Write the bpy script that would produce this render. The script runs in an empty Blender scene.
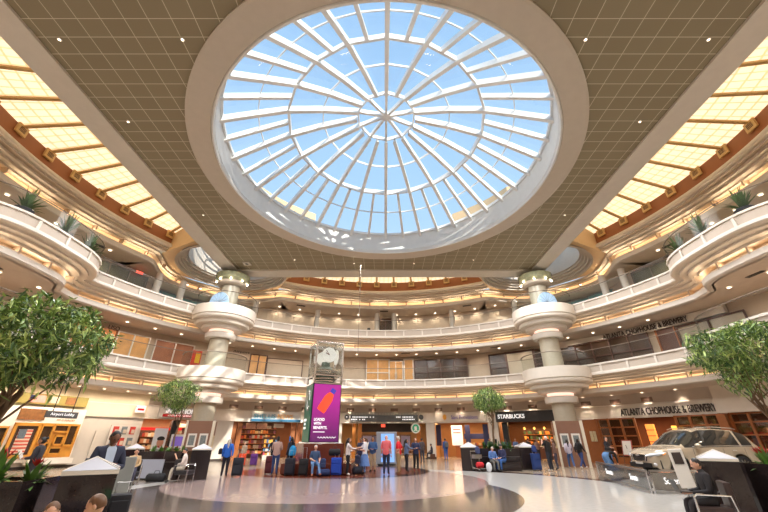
import bpy, bmesh, math, random
from mathutils import Vector, Matrix, Euler
R_ = math.radians; PI = math.pi
sc = bpy.context.scene; COL = sc.collection
# ---------- camera ----------
cam_d = bpy.data.cameras.new('camera'); cam = bpy.data.objects.new('camera', cam_d); COL.objects.link(cam)
cam_d.sensor_width = 36; cam_d.lens = 36*350/768; cam_d.clip_end = 400
cam.location = (0, 0, 1.63); cam.rotation_euler = (R_(90+27.7), 0, 0); sc.camera = cam
# ---------- sky, sun, exposure ----------
sc.view_settings.view_transform = 'Standard'; sc.view_settings.look = 'None'
sc.view_settings.exposure = 0.42; sc.view_settings.gamma = 1.0; sc.view_settings.use_curve_mapping = False
W = bpy.data.worlds.new('sky'); sc.world = W; W.use_nodes = True
nt = W.node_tree; nt.nodes.clear()
wo = nt.nodes.new('ShaderNodeOutputWorld'); bg = nt.nodes.new('ShaderNodeBackground')
tc = nt.nodes.new('ShaderNodeTexCoord'); sx = nt.nodes.new('ShaderNodeSeparateXYZ'); cr = nt.nodes.new('ShaderNodeValToRGB')
nt.links.new(tc.outputs['Generated'], sx.inputs[0]); nt.links.new(sx.outputs[2], cr.inputs[0])
cr.color_ramp.elements[0].position = 0.0; cr.color_ramp.elements[0].color = (.72, .85, .96, 1)
cr.color_ramp.elements[1].position = 1.0; cr.color_ramp.elements[1].color = (.25, .44, .70, 1)
e = cr.color_ramp.elements.new(.55); e.color = (.36, .55, .76, 1)
nt.links.new(cr.outputs[0], bg.inputs[0]); bg.inputs[1].default_value = 1.05
nt.links.new(bg.outputs[0], wo.inputs[0])
sd = bpy.data.lights.new('sun', 'SUN'); sd.energy = 4.5; sd.angle = R_(.6); sd.color = (1, .93, .82)
so = bpy.data.objects.new('sun', sd); COL.objects.link(so)
so.rotation_euler = Vector((8, -15.6, 9.5)).to_track_quat('Z', 'Y').to_euler()
def area(name, loc, size, power, color=(1, .985, .965), rot=(0, 0, 0), shape='DISK', parent=None, spread=None):
    d = bpy.data.lights.new(name, 'AREA'); d.shape = shape; d.size = size; d.energy = power; d.color = color
    if spread: d.spread = spread
    o = bpy.data.objects.new(name, d); COL.objects.link(o); o.location = loc; o.rotation_euler = rot
    if parent: o.parent = parent
    return o
LAMP_W = 430   # the big downlights in the tiled ceiling
DOTS = [(-12.4, 8), (-7.7, 8), (12.4, 8), (7.7, 8), (-12.3, 11.9), (12.3, 11.9), (-12.3, 19.8), (12.3, 19.8),
        (-7.6, 26.5), (7.6, 26.5), (-2.6, 27.2), (2.6, 27.2), (-12.4, 4.2), (12.4, 4.2), (-4, 4.0), (4, 4.0), (-12, 24), (12, 24)]
for i, (x, y) in enumerate(DOTS):
    area('ceiling_lamp_light', (x, y, 15.0), 1.4, LAMP_W)
try:
    sc.cycles.max_bounces = 10; sc.cycles.diffuse_bounces = 6; sc.cycles.glossy_bounces = 3
    sc.cycles.transparent_max_bounces = 16; sc.cycles.sample_clamp_indirect = 6; sc.cycles.caustics_reflective = False; sc.cycles.caustics_refractive = False
except Exception: pass

# ---------- materials ----------
MATS = {}
def mat(name, c, rough=.6, metal=0, emit=None, es=1, noise=.06, nscale=3, bump=0, alpha=None, coat=0, spec=.5):
    if name in MATS: return MATS[name]
    m = bpy.data.materials.new(name); m.use_nodes = True; n = m.node_tree; b = n.nodes['Principled BSDF']
    c = tuple(c) if len(c) == 4 else (*c, 1)
    b.inputs['Roughness'].default_value = rough; b.inputs['Metallic'].default_value = metal
    b.inputs['Coat Weight'].default_value = coat; b.inputs['Specular IOR Level'].default_value = spec
    if noise:
        t = n.nodes.new('ShaderNodeTexNoise'); t.inputs['Scale'].default_value = nscale; t.inputs['Detail'].default_value = 4
        co = n.nodes.new('ShaderNodeTexCoord'); n.links.new(co.outputs['Object'], t.inputs['Vector'])
        mx = n.nodes.new('ShaderNodeMix'); mx.data_type = 'RGBA'
        mx.inputs[6].default_value = tuple(v*(1-noise) for v in c[:3])+(1,)
        mx.inputs[7].default_value = tuple(min(1, v*(1+noise)) for v in c[:3])+(1,)
        n.links.new(t.outputs[0], mx.inputs[0]); n.links.new(mx.outputs[2], b.inputs['Base Color'])
        if bump:
            bp = n.nodes.new('ShaderNodeBump'); bp.inputs['Strength'].default_value = bump; bp.inputs['Distance'].default_value = .02
            n.links.new(t.outputs[0], bp.inputs['Height']); n.links.new(bp.outputs[0], b.inputs['Normal'])
    else: b.inputs['Base Color'].default_value = c
    if emit: b.inputs['Emission Color'].default_value = (*emit, 1); b.inputs['Emission Strength'].default_value = es
    MATS[name] = m; return m
def srgb(r, g, b):
    f = lambda v: (v/255/12.92) if v/255 <= .04045 else ((v/255+.055)/1.055)**2.4
    return (f(r), f(g), f(b))
def glassmat(name, tint=(.93, .97, .96), gloss=.12, rough=.02, fres=.5):
    m = bpy.data.materials.new(name); m.use_nodes = True; n = m.node_tree; n.nodes.clear()
    o = n.nodes.new('ShaderNodeOutputMaterial'); t = n.nodes.new('ShaderNodeBsdfTransparent'); g = n.nodes.new('ShaderNodeBsdfGlossy')
    t.inputs[0].default_value = (*tint, 1); g.inputs['Roughness'].default_value = rough
    mx = n.nodes.new('ShaderNodeMixShader'); fr = n.nodes.new('ShaderNodeLayerWeight'); fr.inputs[0].default_value = .35
    ma = n.nodes.new('ShaderNodeMath'); ma.operation = 'MULTIPLY_ADD'; ma.inputs[1].default_value = fres; ma.inputs[2].default_value = gloss*.4
    n.links.new(fr.outputs['Fresnel'], ma.inputs[0])
    n.links.new(ma.outputs[0], mx.inputs[0]); n.links.new(t.outputs[0], mx.inputs[1]); n.links.new(g.outputs[0], mx.inputs[2]); n.links.new(mx.outputs[0], o.inputs[0])
    MATS[name] = m; return m
cream = mat('cream_plaster', srgb(212, 202, 189), .6)
cream_lt = mat('light_plaster', srgb(208, 200, 189), .5)
white = mat('white_paint', srgb(214, 207, 198), .45)
taupe = mat('taupe_panel', srgb(184, 172, 160), .6)
tan_wall = mat('tan_wall', srgb(186, 168, 148), .65)
ringm = mat('ring_soffit_paint', srgb(192, 184, 172), .5)
beamm = mat('beam_paint', srgb(206, 200, 190), .5)
brownf = mat('brown_frieze', srgb(150, 92, 52), .6, noise=.12, nscale=1.2)
shaftm = mat('column_stone', srgb(176, 168, 150), .35, noise=.1, nscale=6)
chrome = mat('chrome', (.75, .75, .76), .15, 1, noise=0)
steel = mat('brushed_steel', (.5, .5, .5), .3, 1, noise=.05)
black = mat('black_plastic', srgb(24, 24, 26), .4)
darkgran = mat('dark_granite', srgb(44, 36, 36), .12, noise=.35, nscale=40, coat=.3)
redgran = mat('red_granite', srgb(104, 50, 38), .15, noise=.25, nscale=30)
wood = mat('warm_wood', srgb(150, 88, 42), .4, noise=.2, nscale=5)
dwood = mat('dark_wood', srgb(84, 50, 34), .45, noise=.2, nscale=5)
amber = mat('amber_wood', srgb(214, 150, 60), .4, noise=.12)
glass = glassmat('clear_glass')
dglass = glassmat('dark_shop_glass', (.5, .5, .47), .2)
skyglass = glassmat('skylight_glass', (.97, .985, 1), .02, fres=.04)
lens = mat('lamp_lens', (1, .9, .75), .4, emit=(1, .88, .7), es=4, noise=0)
covem = mat('cove_lamp', (1, .75, .45), .5, emit=(1, .60, .28), es=.72, noise=0)
litm = None
ONE = 'first second third fourth fifth sixth seventh eighth ninth tenth eleventh twelfth thirteenth fourteenth fifteenth sixteenth seventeenth eighteenth nineteenth'.split()
def ordn(i):
    if i < 19: return ONE[i]
    t, u = divmod(i+1, 10); w = {2: 'twenty', 3: 'thirty', 4: 'forty'}[t]
    return (w+'-'+ONE[u-1]) if u else {2: 'twentieth', 3: 'thirtieth', 4: 'fortieth'}[t]
# ---------- mesh helpers ----------
class MB:
    def __init__(s): s.v = []; s.f = []; s.m = []; s.cur = 0
    def add(s, vs, fs, M=None, mi=None):
        k = len(s.v)
        for p in vs: s.v.append(tuple(M @ Vector(p)) if M is not None else tuple(p))
        for f in fs: s.f.append([i+k for i in f]); s.m.append(s.cur if mi is None else mi)
    def box(s, c, d, rz=0, M=None, mi=None, taper=1):
        hx, hy, hz = d[0]/2, d[1]/2, d[2]/2; ca, sa = math.cos(rz), math.sin(rz); vs = []
        for z, k in ((-hz, 1), (hz, taper)):
            for x, y in ((-hx, -hy), (hx, -hy), (hx, hy), (-hx, hy)):
                x, y = x*k, y*k
                vs.append((c[0]+x*ca-y*sa, c[1]+x*sa+y*ca, c[2]+z))
        s.add(vs, [(0, 3, 2, 1), (4, 5, 6, 7), (0, 1, 5, 4), (1, 2, 6, 5), (2, 3, 7, 6), (3, 0, 4, 7)], M, mi)
    def rbox(s, c, d, r=.03, M=None, mi=None, rz=0):
        bm = bmesh.new(); bmesh.ops.create_cube(bm, size=1)
        for v in bm.verts: v.co = Vector((v.co.x*d[0], v.co.y*d[1], v.co.z*d[2]))
        bmesh.ops.bevel(bm, geom=bm.edges[:], offset=min(r, min(d)*.49), segments=2, affect='EDGES', profile=.6)
        T = Matrix.Translation(c) @ Matrix.Rotation(rz, 4, 'Z')
        if M is not None: T = M @ T
        bm.verts.index_update(); s.add([v.co.copy() for v in bm.verts], [[v.index for v in f.verts] for f in bm.faces], T, mi); bm.free()
    def tube(s, pts, r, n=8, mi=None, M=None, cap=True, flat=1):
        pts = [Vector(p) for p in pts]; rs = r if isinstance(r, (list, tuple)) else [r]*len(pts); rings = []; vs = []; fs = []; up = None
        for i, p in enumerate(pts):
            d = (pts[min(i+1, len(pts)-1)]-pts[max(i-1, 0)]).normalized()
            if up is None: up = Vector((0, 0, 1)) if abs(d.z) < .9 else Vector((1, 0, 0))
            a = d.cross(up).normalized(); b = a.cross(d).normalized(); up = b
            for k in range(n):
                t = 2*PI*k/n; vs.append(p+(a*math.cos(t)+b*math.sin(t)*flat)*rs[i])
        for i in range(len(pts)-1):
            for k in range(n):
                j = (k+1) % n; fs.append((i*n+k, i*n+j, (i+1)*n+j, (i+1)*n+k))
        if cap: fs.append(tuple(range(n))[::-1]); fs.append(tuple(range((len(pts)-1)*n, len(pts)*n)))
        s.add(vs, fs, M, mi)
    def lathe(s, prof, n=32, c=(0, 0, 0), mi=None, M=None, a0=0, a1=2*PI):
        full = abs(a1-a0-2*PI) < 1e-6; m = n if full else n+1; vs = []; fs = []
        for r, z in prof:
            for k in range(m):
                t = a0+(a1-a0)*k/n; vs.append((c[0]+r*math.cos(t), c[1]+r*math.sin(t), c[2]+z))
        for i in range(len(prof)-1):
            for k in range(n):
                j = (k+1) % m if full else k+1; fs.append((i*m+k, i*m+j, (i+1)*m+j, (i+1)*m+k))
        s.add(vs, fs, M, mi)
    def sphere(s, c, r, n=12, m=8, mi=None, M=None, fn=None):
        vs = []; fs = []
        r = r if isinstance(r, (list, tuple)) else (r, r, r)
        for i in range(m+1):
            ph = PI*i/m
            for k in range(n):
                t = 2*PI*k/n; p = Vector((math.sin(ph)*math.cos(t), math.sin(ph)*math.sin(t), math.cos(ph)))
                if fn: p = fn(p)
                vs.append((c[0]+p.x*r[0], c[1]+p.y*r[1], c[2]+p.z*r[2]))
        for i in range(m):
            for k in range(n):
                j = (k+1) % n; fs.append((i*n+k, (i+1)*n+k, (i+1)*n+j, i*n+j))
        s.add(vs, fs, M, mi)
    def poly(s, pts, M=None, mi=None): s.add(pts, [tuple(range(len(pts)))], M, mi)
    def prism(s, pts2, y0, y1, M=None, mi=None):   # outline in x,z, thickness along y
        n = len(pts2); vs = [(x, y0, z) for x, z in pts2]+[(x, y1, z) for x, z in pts2]
        s.add(vs, [tuple(range(n)), tuple(range(n, 2*n))[::-1]]+[(i, (i+1) % n, n+(i+1) % n, n+i) for i in range(n)], M, mi)
    def build(s, name, mats, parent=None, smooth=False, loc=None, rz=0):
        me = bpy.data.meshes.new(name); me.from_pydata(s.v, [], s.f)
        for m in (mats if isinstance(mats, (list, tuple)) else [mats]): me.materials.append(m)
        for p, mi in zip(me.polygons, s.m): p.material_index = mi; p.use_smooth = smooth
        bm = bmesh.new(); bm.from_mesh(me); bmesh.ops.recalc_face_normals(bm, faces=bm.faces); bm.to_mesh(me); bm.free()
        if smooth:
            try: me.set_sharp_from_angle(angle=R_(40))
            except Exception: pass
        o = bpy.data.objects.new(name, me); COL.objects.link(o)
        if parent: o.parent = parent
        if loc is not None: o.location = loc
        if rz: o.rotation_euler = (0, 0, rz)
        return o
def tag(o, label=None, cat=None, group=None, kind=None):
    if label: o['label'] = label
    if cat: o['category'] = cat
    if group: o['group'] = group
    if kind: o['kind'] = kind
    return o
def struct(o): o['kind'] = 'structure'; return o
def empty(name, loc, rz=0, label=None, cat=None, group=None):
    o = bpy.data.objects.new(name, None); COL.objects.link(o); o.location = loc; o.rotation_euler = (0, 0, rz); o.empty_display_size = .2
    return tag(o, label, cat, group)
def dup(o, loc=None, rz=None, label=None, group=None, parent=None, scale=None):
    c = o.copy(); COL.objects.link(c)
    if parent: c.parent = parent
    if loc is not None: c.location = loc
    if rz is not None: c.rotation_euler = (0, 0, rz)
    if scale: c.scale = scale
    if label: c['label'] = label
    if group: c['group'] = group
    for ch in o.children: dup(ch, parent=c)
    return c
CX, CY = 0.0, 15.8
def pol(th, r, z=0):
    t = R_(th); return Vector((CX+r*math.sin(t), CY+r*math.cos(t), z))
def text_mesh(txt, size, depth, bold=0):
    c = bpy.data.curves.new('t', 'FONT'); c.body = txt; c.size = size; c.extrude = depth/2; c.offset = bold; c.align_x = 'CENTER'; c.align_y = 'CENTER'; c.resolution_u = 3
    o = bpy.data.objects.new('t', c); COL.objects.link(o); bpy.context.view_layer.update()
    dg = bpy.context.evaluated_depsgraph_get(); me = bpy.data.meshes.new_from_object(o.evaluated_get(dg)); bpy.data.objects.remove(o); bpy.data.curves.remove(c)
    return me
def text_obj(name, txt, width, height, m, parent=None, loc=(0, 0, 0), rz=0, depth=.04, bold=0, ring=None, rx=R_(90)):
    """lettering fitted to width x height; with ring=(th, R, z) it follows the round wall"""
    me = text_mesh(txt, 1, 0, bold); me.name = name
    xs = [v.co.x for v in me.vertices]; ys = [v.co.y for v in me.vertices]
    x0, x1, y0, y1 = min(xs), max(xs), min(ys), max(ys)
    bm = bmesh.new(); bm.from_mesh(me)
    r = bmesh.ops.extrude_face_region(bm, geom=bm.faces[:])
    for g in r['geom']:
        if isinstance(g, bmesh.types.BMVert): g.co.z += 1
    zs = 1
    for v in bm.verts:
        x = ((v.co.x-x0)/(x1-x0)-.5)*width; y = ((v.co.y-y0)/(y1-y0)-.5)*height; d = v.co.z*depth
        if ring: v.co = pol(ring[0]+math.degrees(x/ring[1]), ring[1]-d, ring[2]+y)
        else: v.co = Vector((x, -d, y))
    bmesh.ops.recalc_face_normals(bm, faces=bm.faces); bm.to_mesh(me); bm.free(); me.materials.clear(); me.materials.append(m)
    o = bpy.data.objects.new(name, me); COL.objects.link(o)
    if parent: o.parent = parent
    if not ring: o.location = loc; o.rotation_euler = (0, 0, rz)
    return o
# ---------- ring paths ----------
NSEG = 264
BUL = [(-25, 16.9, 7.5), (25, 16.9, 7.5)]
WELL = [(-13.8, 29.0, 4.6), (13.8, 29.0, 4.6)]
def hit(th, c, far=False):
    t = R_(th); d = Vector((math.sin(t), math.cos(t))); o = Vector((CX-c[0], CY-c[1])); b = o.dot(d); q = o.dot(o)-c[2]**2; D = b*b-q
    if D < 0: return None
    return -b+math.sqrt(D) if far else -b-math.sqrt(D)
def r_balc(th):
    t = R_(th); sx_, cx_ = abs(math.sin(t)), math.cos(t)
    if sx_ < .9: return 20.0
    r = 16.5
    while r < 20:
        if (abs(25-r*sx_)/7.5)**3+(abs(CY+r*cx_-16.9)/5)**3 <= 1: return r
        r += .01
    return 20.0
def r_top(th):
    return 20.0+3.6*math.exp(-((abs(th)-46.3)/11.5)**4)
def r_wall3(th):
    return 24.0+2.9*math.exp(-((abs(th)-46.3)/12.5)**4)
def path(fr):
    P_ = [pol(360*i/NSEG, fr(((360*i/NSEG+180) % 360)-180)) for i in range(NSEG)]; out = []
    for i, p in enumerate(P_):
        d = P_[(i+1) % NSEG]-P_[i-1]; n = Vector((-d.y, d.x, 0)).normalized()
        if n.dot(p-Vector((CX, CY, 0))) < 0: n = -n
        out.append((p, n))
    return out
def sweep(pth, prof, name, mats, mis=None, rng=None, smooth=False, closedprof=False):
    b = MB(); n = len(pth); m = len(prof); vs = []
    for p, nn in pth:
        for off, z in prof: vs.append((p.x+nn.x*off, p.y+nn.y*off, z))
    k = m if closedprof else m-1
    for i in range(n):
        if rng and not rng(360*(i+.5)/n): continue
        j = (i+1) % n
        for q in range(k):
            q2 = (q+1) % m
            b.add([vs[i*m+q], vs[j*m+q], vs[j*m+q2], vs[i*m+q2]], [(0, 1, 2, 3)], mi=(mis[q] if mis else 0))
    o = b.build(name, mats); me = o.data
    bm = bmesh.new(); bm.from_mesh(me); bmesh.ops.remove_doubles(bm, verts=bm.verts, dist=.0005); bm.to_mesh(me); bm.free()
    return o
PB = path(r_balc); PT = path(r_top); PW3 = path(r_wall3); PC = path(lambda t: 20.0)
def wrap(t): return (t+180) % 360-180
# ---------- floor ----------
def floor_material():
    m = bpy.data.materials.new('terrazzo_floor'); m.use_nodes = True; n = m.node_tree; b = n.nodes['Principled BSDF']
    b.inputs['Roughness'].default_value = .17; b.inputs['Specular IOR Level'].default_value = .45
    g = n.nodes.new('ShaderNodeNewGeometry'); sp = n.nodes.new('ShaderNodeSeparateXYZ'); n.links.new(g.outputs['Position'], sp.inputs[0])
    def math_(op, a, c=None, v=None):
        k = n.nodes.new('ShaderNodeMath'); k.operation = op
        for i, x in enumerate((a, c)):
            if x is None: continue
            if isinstance(x, (int, float)): k.inputs[i].default_value = x
            else: n.links.new(x, k.inputs[i])
        return k.outputs[0]
    def circ(cx, cy, r, sxx=1.0):
        dx = math_('MULTIPLY', math_('SUBTRACT', sp.outputs[0], cx), sxx); dy = math_('SUBTRACT', sp.outputs[1], cy)
        d = math_('SQRT', math_('ADD', math_('MULTIPLY', dx, dx), math_('MULTIPLY', dy, dy)))
        return math_('LESS_THAN', d, r)
    cur = [None]
    def over(mask, col):
        mx = n.nodes.new('ShaderNodeMix'); mx.data_type = 'RGBA'
        n.links.new(mask, mx.inputs[0])
        if isinstance(cur[0], tuple): mx.inputs[6].default_value = cur[0]
        else: n.links.new(cur[0], mx.inputs[6])
        mx.inputs[7].default_value = (*col, 1); cur[0] = mx.outputs[2]
    cur[0] = (*srgb(192, 190, 186), 1)
    # outer apron by the shops, beyond the dark stripe
    far = math_('SUBTRACT', 1, circ(0, 15.2, 10.2)); over(far, srgb(172, 156, 138))
    stripe = math_('MULTIPLY', circ(0, 15.2, 10.8), far); over(math_('MULTIPLY', stripe, math_('GREATER_THAN', sp.outputs[0], 4)), srgb(66, 44, 40))
    over(circ(-2.4, 15.0, 7.0), srgb(82, 74, 70))
    over(circ(-2.4, 19.2, 7.0), srgb(164, 144, 140))
    over(circ(-2.2, 24.4, 4.9), srgb(62, 50, 52))
    over(circ(-3.4, 24.0, 4.3, .85), srgb(122, 66, 50))
    # speckle and slab joints
    nz = n.nodes.new('ShaderNodeTexNoise'); nz.inputs['Scale'].default_value = 6; nz.inputs['Detail'].default_value = 8
    n.links.new(g.outputs['Position'], nz.inputs['Vector'])
    mm = n.nodes.new('ShaderNodeMix'); mm.data_type = 'RGBA'; mm.blend_type = 'MULTIPLY'; mm.inputs[0].default_value = 1
    rp = n.nodes.new('ShaderNodeValToRGB'); rp.color_ramp.elements[0].color = (.82, .82, .82, 1); rp.color_ramp.elements[1].color = (1.1, 1.1, 1.1, 1)
    n.links.new(nz.outputs[0], rp.inputs[0]); n.links.new(cur[0], mm.inputs[6]); n.links.new(rp.outputs[0], mm.inputs[7])
    n.links.new(mm.outputs[2], b.inputs['Base Color'])
    return m
b = MB(); b.poly([(CX+31*math.cos(2*PI*k/96), CY+31*math.sin(2*PI*k/96), 0) for k in range(96)])
struct(b.build('floor', floor_material()))
SXO = .14
# ---------- tiled ceiling with the round opening ----------
def tile_material():
    m = bpy.data.materials.new('ceiling_tiles'); m.use_nodes = True; n = m.node_tree; b = n.nodes['Principled BSDF']; b.inputs['Roughness'].default_value = .55
    g = n.nodes.new('ShaderNodeNewGeometry'); br = n.nodes.new('ShaderNodeTexBrick'); br.offset = 0; br.squash = 1
    br.inputs['Scale'].default_value = 1; br.inputs['Mortar Size'].default_value = .014; br.inputs['Mortar Smooth'].default_value = .1
    br.inputs['Brick Width'].default_value = .86; br.inputs['Row Height'].default_value = .66
    br.inputs['Color1'].default_value = (*srgb(140, 130, 106), 1); br.inputs['Color2'].default_value = (*srgb(134, 124, 100), 1); br.inputs['Mortar'].default_value = (*srgb(204, 197, 176), 1)
    n.links.new(g.outputs['Position'], br.inputs['Vector']); n.links.new(br.outputs[0], b.inputs['Base Color']); return m
HX, HY, BX, BY = 13.2, 12.65, 14.45, 14.1
def rect_ray(a, hx, hy):
    c, s = math.cos(a), math.sin(a); k = min(hx/abs(c) if abs(c) > 1e-9 else 1e9, hy/abs(s) if abs(s) > 1e-9 else 1e9); return (CX+c*k, CY+s*k)
angs = sorted(set([2*PI*k/144 for k in range(144)]+[math.atan2(sy*HY, sx_*HX) % (2*PI) for sx_ in (1, -1) for sy in (1, -1)]+[math.atan2(sy*BY, sx_*BX) % (2*PI) for sx_ in (1, -1) for sy in (1, -1)]))
def annul(b, inner, outer, z0, z1):
    n = len(angs)
    for i in range(n):
        a, c = angs[i], angs[(i+1) % n]; p, q, r, s = inner(a), inner(c), outer(c), outer(a)
        b.add([(*p, z0), (*q, z0), (*r, z1), (*s, z1)], [(0, 1, 2, 3)])
circ_ = lambda r: (lambda a: (CX+SXO+r*math.cos(a), CY+r*math.sin(a)))
b = MB(); annul(b, circ_(10.3), lambda a: rect_ray(a, HX+.05, HY+.05), 15.2, 15.2); struct(b.build('ceiling', tile_material()))
b = MB()
annul(b, lambda a: rect_ray(a, HX, HY), lambda a: rect_ray(a, BX, BY), 15.08, 15.08)
annul(b, lambda a: rect_ray(a, HX, HY), lambda a: rect_ray(a, HX, HY), 15.08, 15.25)
annul(b, lambda a: rect_ray(a, BX, BY), lambda a: rect_ray(a, BX, BY), 15.08, 18.4)
struct(b.build('trim_1', beamm))
b = MB(); b.lathe([(10.42, 15.22), (10.42, 15.08), (10.3, 15.05), (9.31, 15.05), (9.31, 15.12)], 144, (CX+SXO, CY, 0)); struct(b.build('trim_2', ringm, smooth=False))
b = MB(); b.lathe([(9.31, 15.12), (9.26, 15.0), (9.18, 15.0), (9.16, 15.2), (9.14, 15.2), (9.14, 15.32), (9.2, 15.36), (9.2, 16.8), (9.65, 16.85), (9.65, 15.6), (10.5, 15.4)], 144, (CX+SXO, CY, 0))
struct(b.build('trim_3', mat('curb_white', srgb(225, 228, 228), .5)))
# ---------- skylight dome ----------
DP = [(9.2, 16.82), (7.5, 17.85), (5.95, 18.75), (4.0, 19.5), (1.85, 20.1), (0, 20.35)]
SX = .12
def dz(r):
    for (r0, z0), (r1, z1) in zip(DP, DP[1:]):
        if r <= r0 and r >= r1: return z0+(z1-z0)*(r0-r)/(r0-r1)
    return 16.82
sk = empty('skylight', (CX+SXO, CY, 16.8), 0, 'round domed glass skylight with white ribs over the middle of the atrium', 'skylight')
ribm = mat('skylight_rib_white', srgb(232, 234, 234), .35)
def rib_mesh(name, pts, w, h):
    b = MB()
    for (r0, z0), (r1, z1) in zip(pts, pts[1:]):
        b.add([(r0, -w/2, z0-h), (r0, w/2, z0-h), (r0, w/2, z0), (r0, -w/2, z0), (r1, -w/2, z1-h), (r1, w/2, z1-h), (r1, w/2, z1), (r1, -w/2, z1)],
              [(0, 1, 5, 4), (3, 7, 6, 2), (0, 4, 7, 3), (1, 2, 6, 5), (0, 3, 2, 1), (4, 5, 6, 7)])
        b.add([(r0, -w*.9, z0-h-.05), (r0, w*.9, z0-h-.05), (r0, w*.9, z0-h), (r0, -w*.9, z0-h), (r1, -w*.9, z1-h-.05), (r1, w*.9, z1-h-.05), (r1, w*.9, z1-h), (r1, -w*.9, z1-h)],
              [(0, 1, 5, 4), (3, 7, 6, 2), (0, 4, 7, 3), (1, 2, 6, 5)])
    return b.build(name, ribm)
L0 = [(r, z-16.8) for r, z in DP]
long_ = rib_mesh('long_rib', L0[:5], .12, .42); cen = rib_mesh('hub_rib', L0[4:], .08, .3); short = rib_mesh('short_rib', L0[:3], .1, .36)
for src, n, off in ((long_, 20, 0), (cen, 10, 0), (short, 20, .5)):
    for k in range(n):
        o = src if k == 0 else src.copy()
        if k: COL.objects.link(o)
        o.parent = sk; o.rotation_euler = (0, 0, 2*PI*(k+off)/n+PI/2)
for r, w, h, n in ((7.5, .05, .1, 40), (5.95, .12, .36, 20), (4.0, .06, .14, 20), (1.85, .08, .26, 10), (9.15, .1, .2, 40)):
    b = MB(); z = dz(r)-16.8
    pr = [(r-w/2, z-h), (r+w/2, z-h), (r+w/2, z), (r-w/2, z), (r-w/2, z-h)]
    b.lathe(pr, n, a0=PI/2, a1=PI/2+2*PI); b.build('ring_purlin', ribm, sk)
b = MB(); b.sphere((0, 0, 20.35-16.85), (.22, .22, .12)); b.build('hub', ribm, sk)
b = MB(); b.lathe([(r, z+.03) for r, z in L0[:-1]]+[(.01, 3.6)], 40, a0=PI/2, a1=PI/2+2*PI); b.build('glazing', skyglass, sk)
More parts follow.
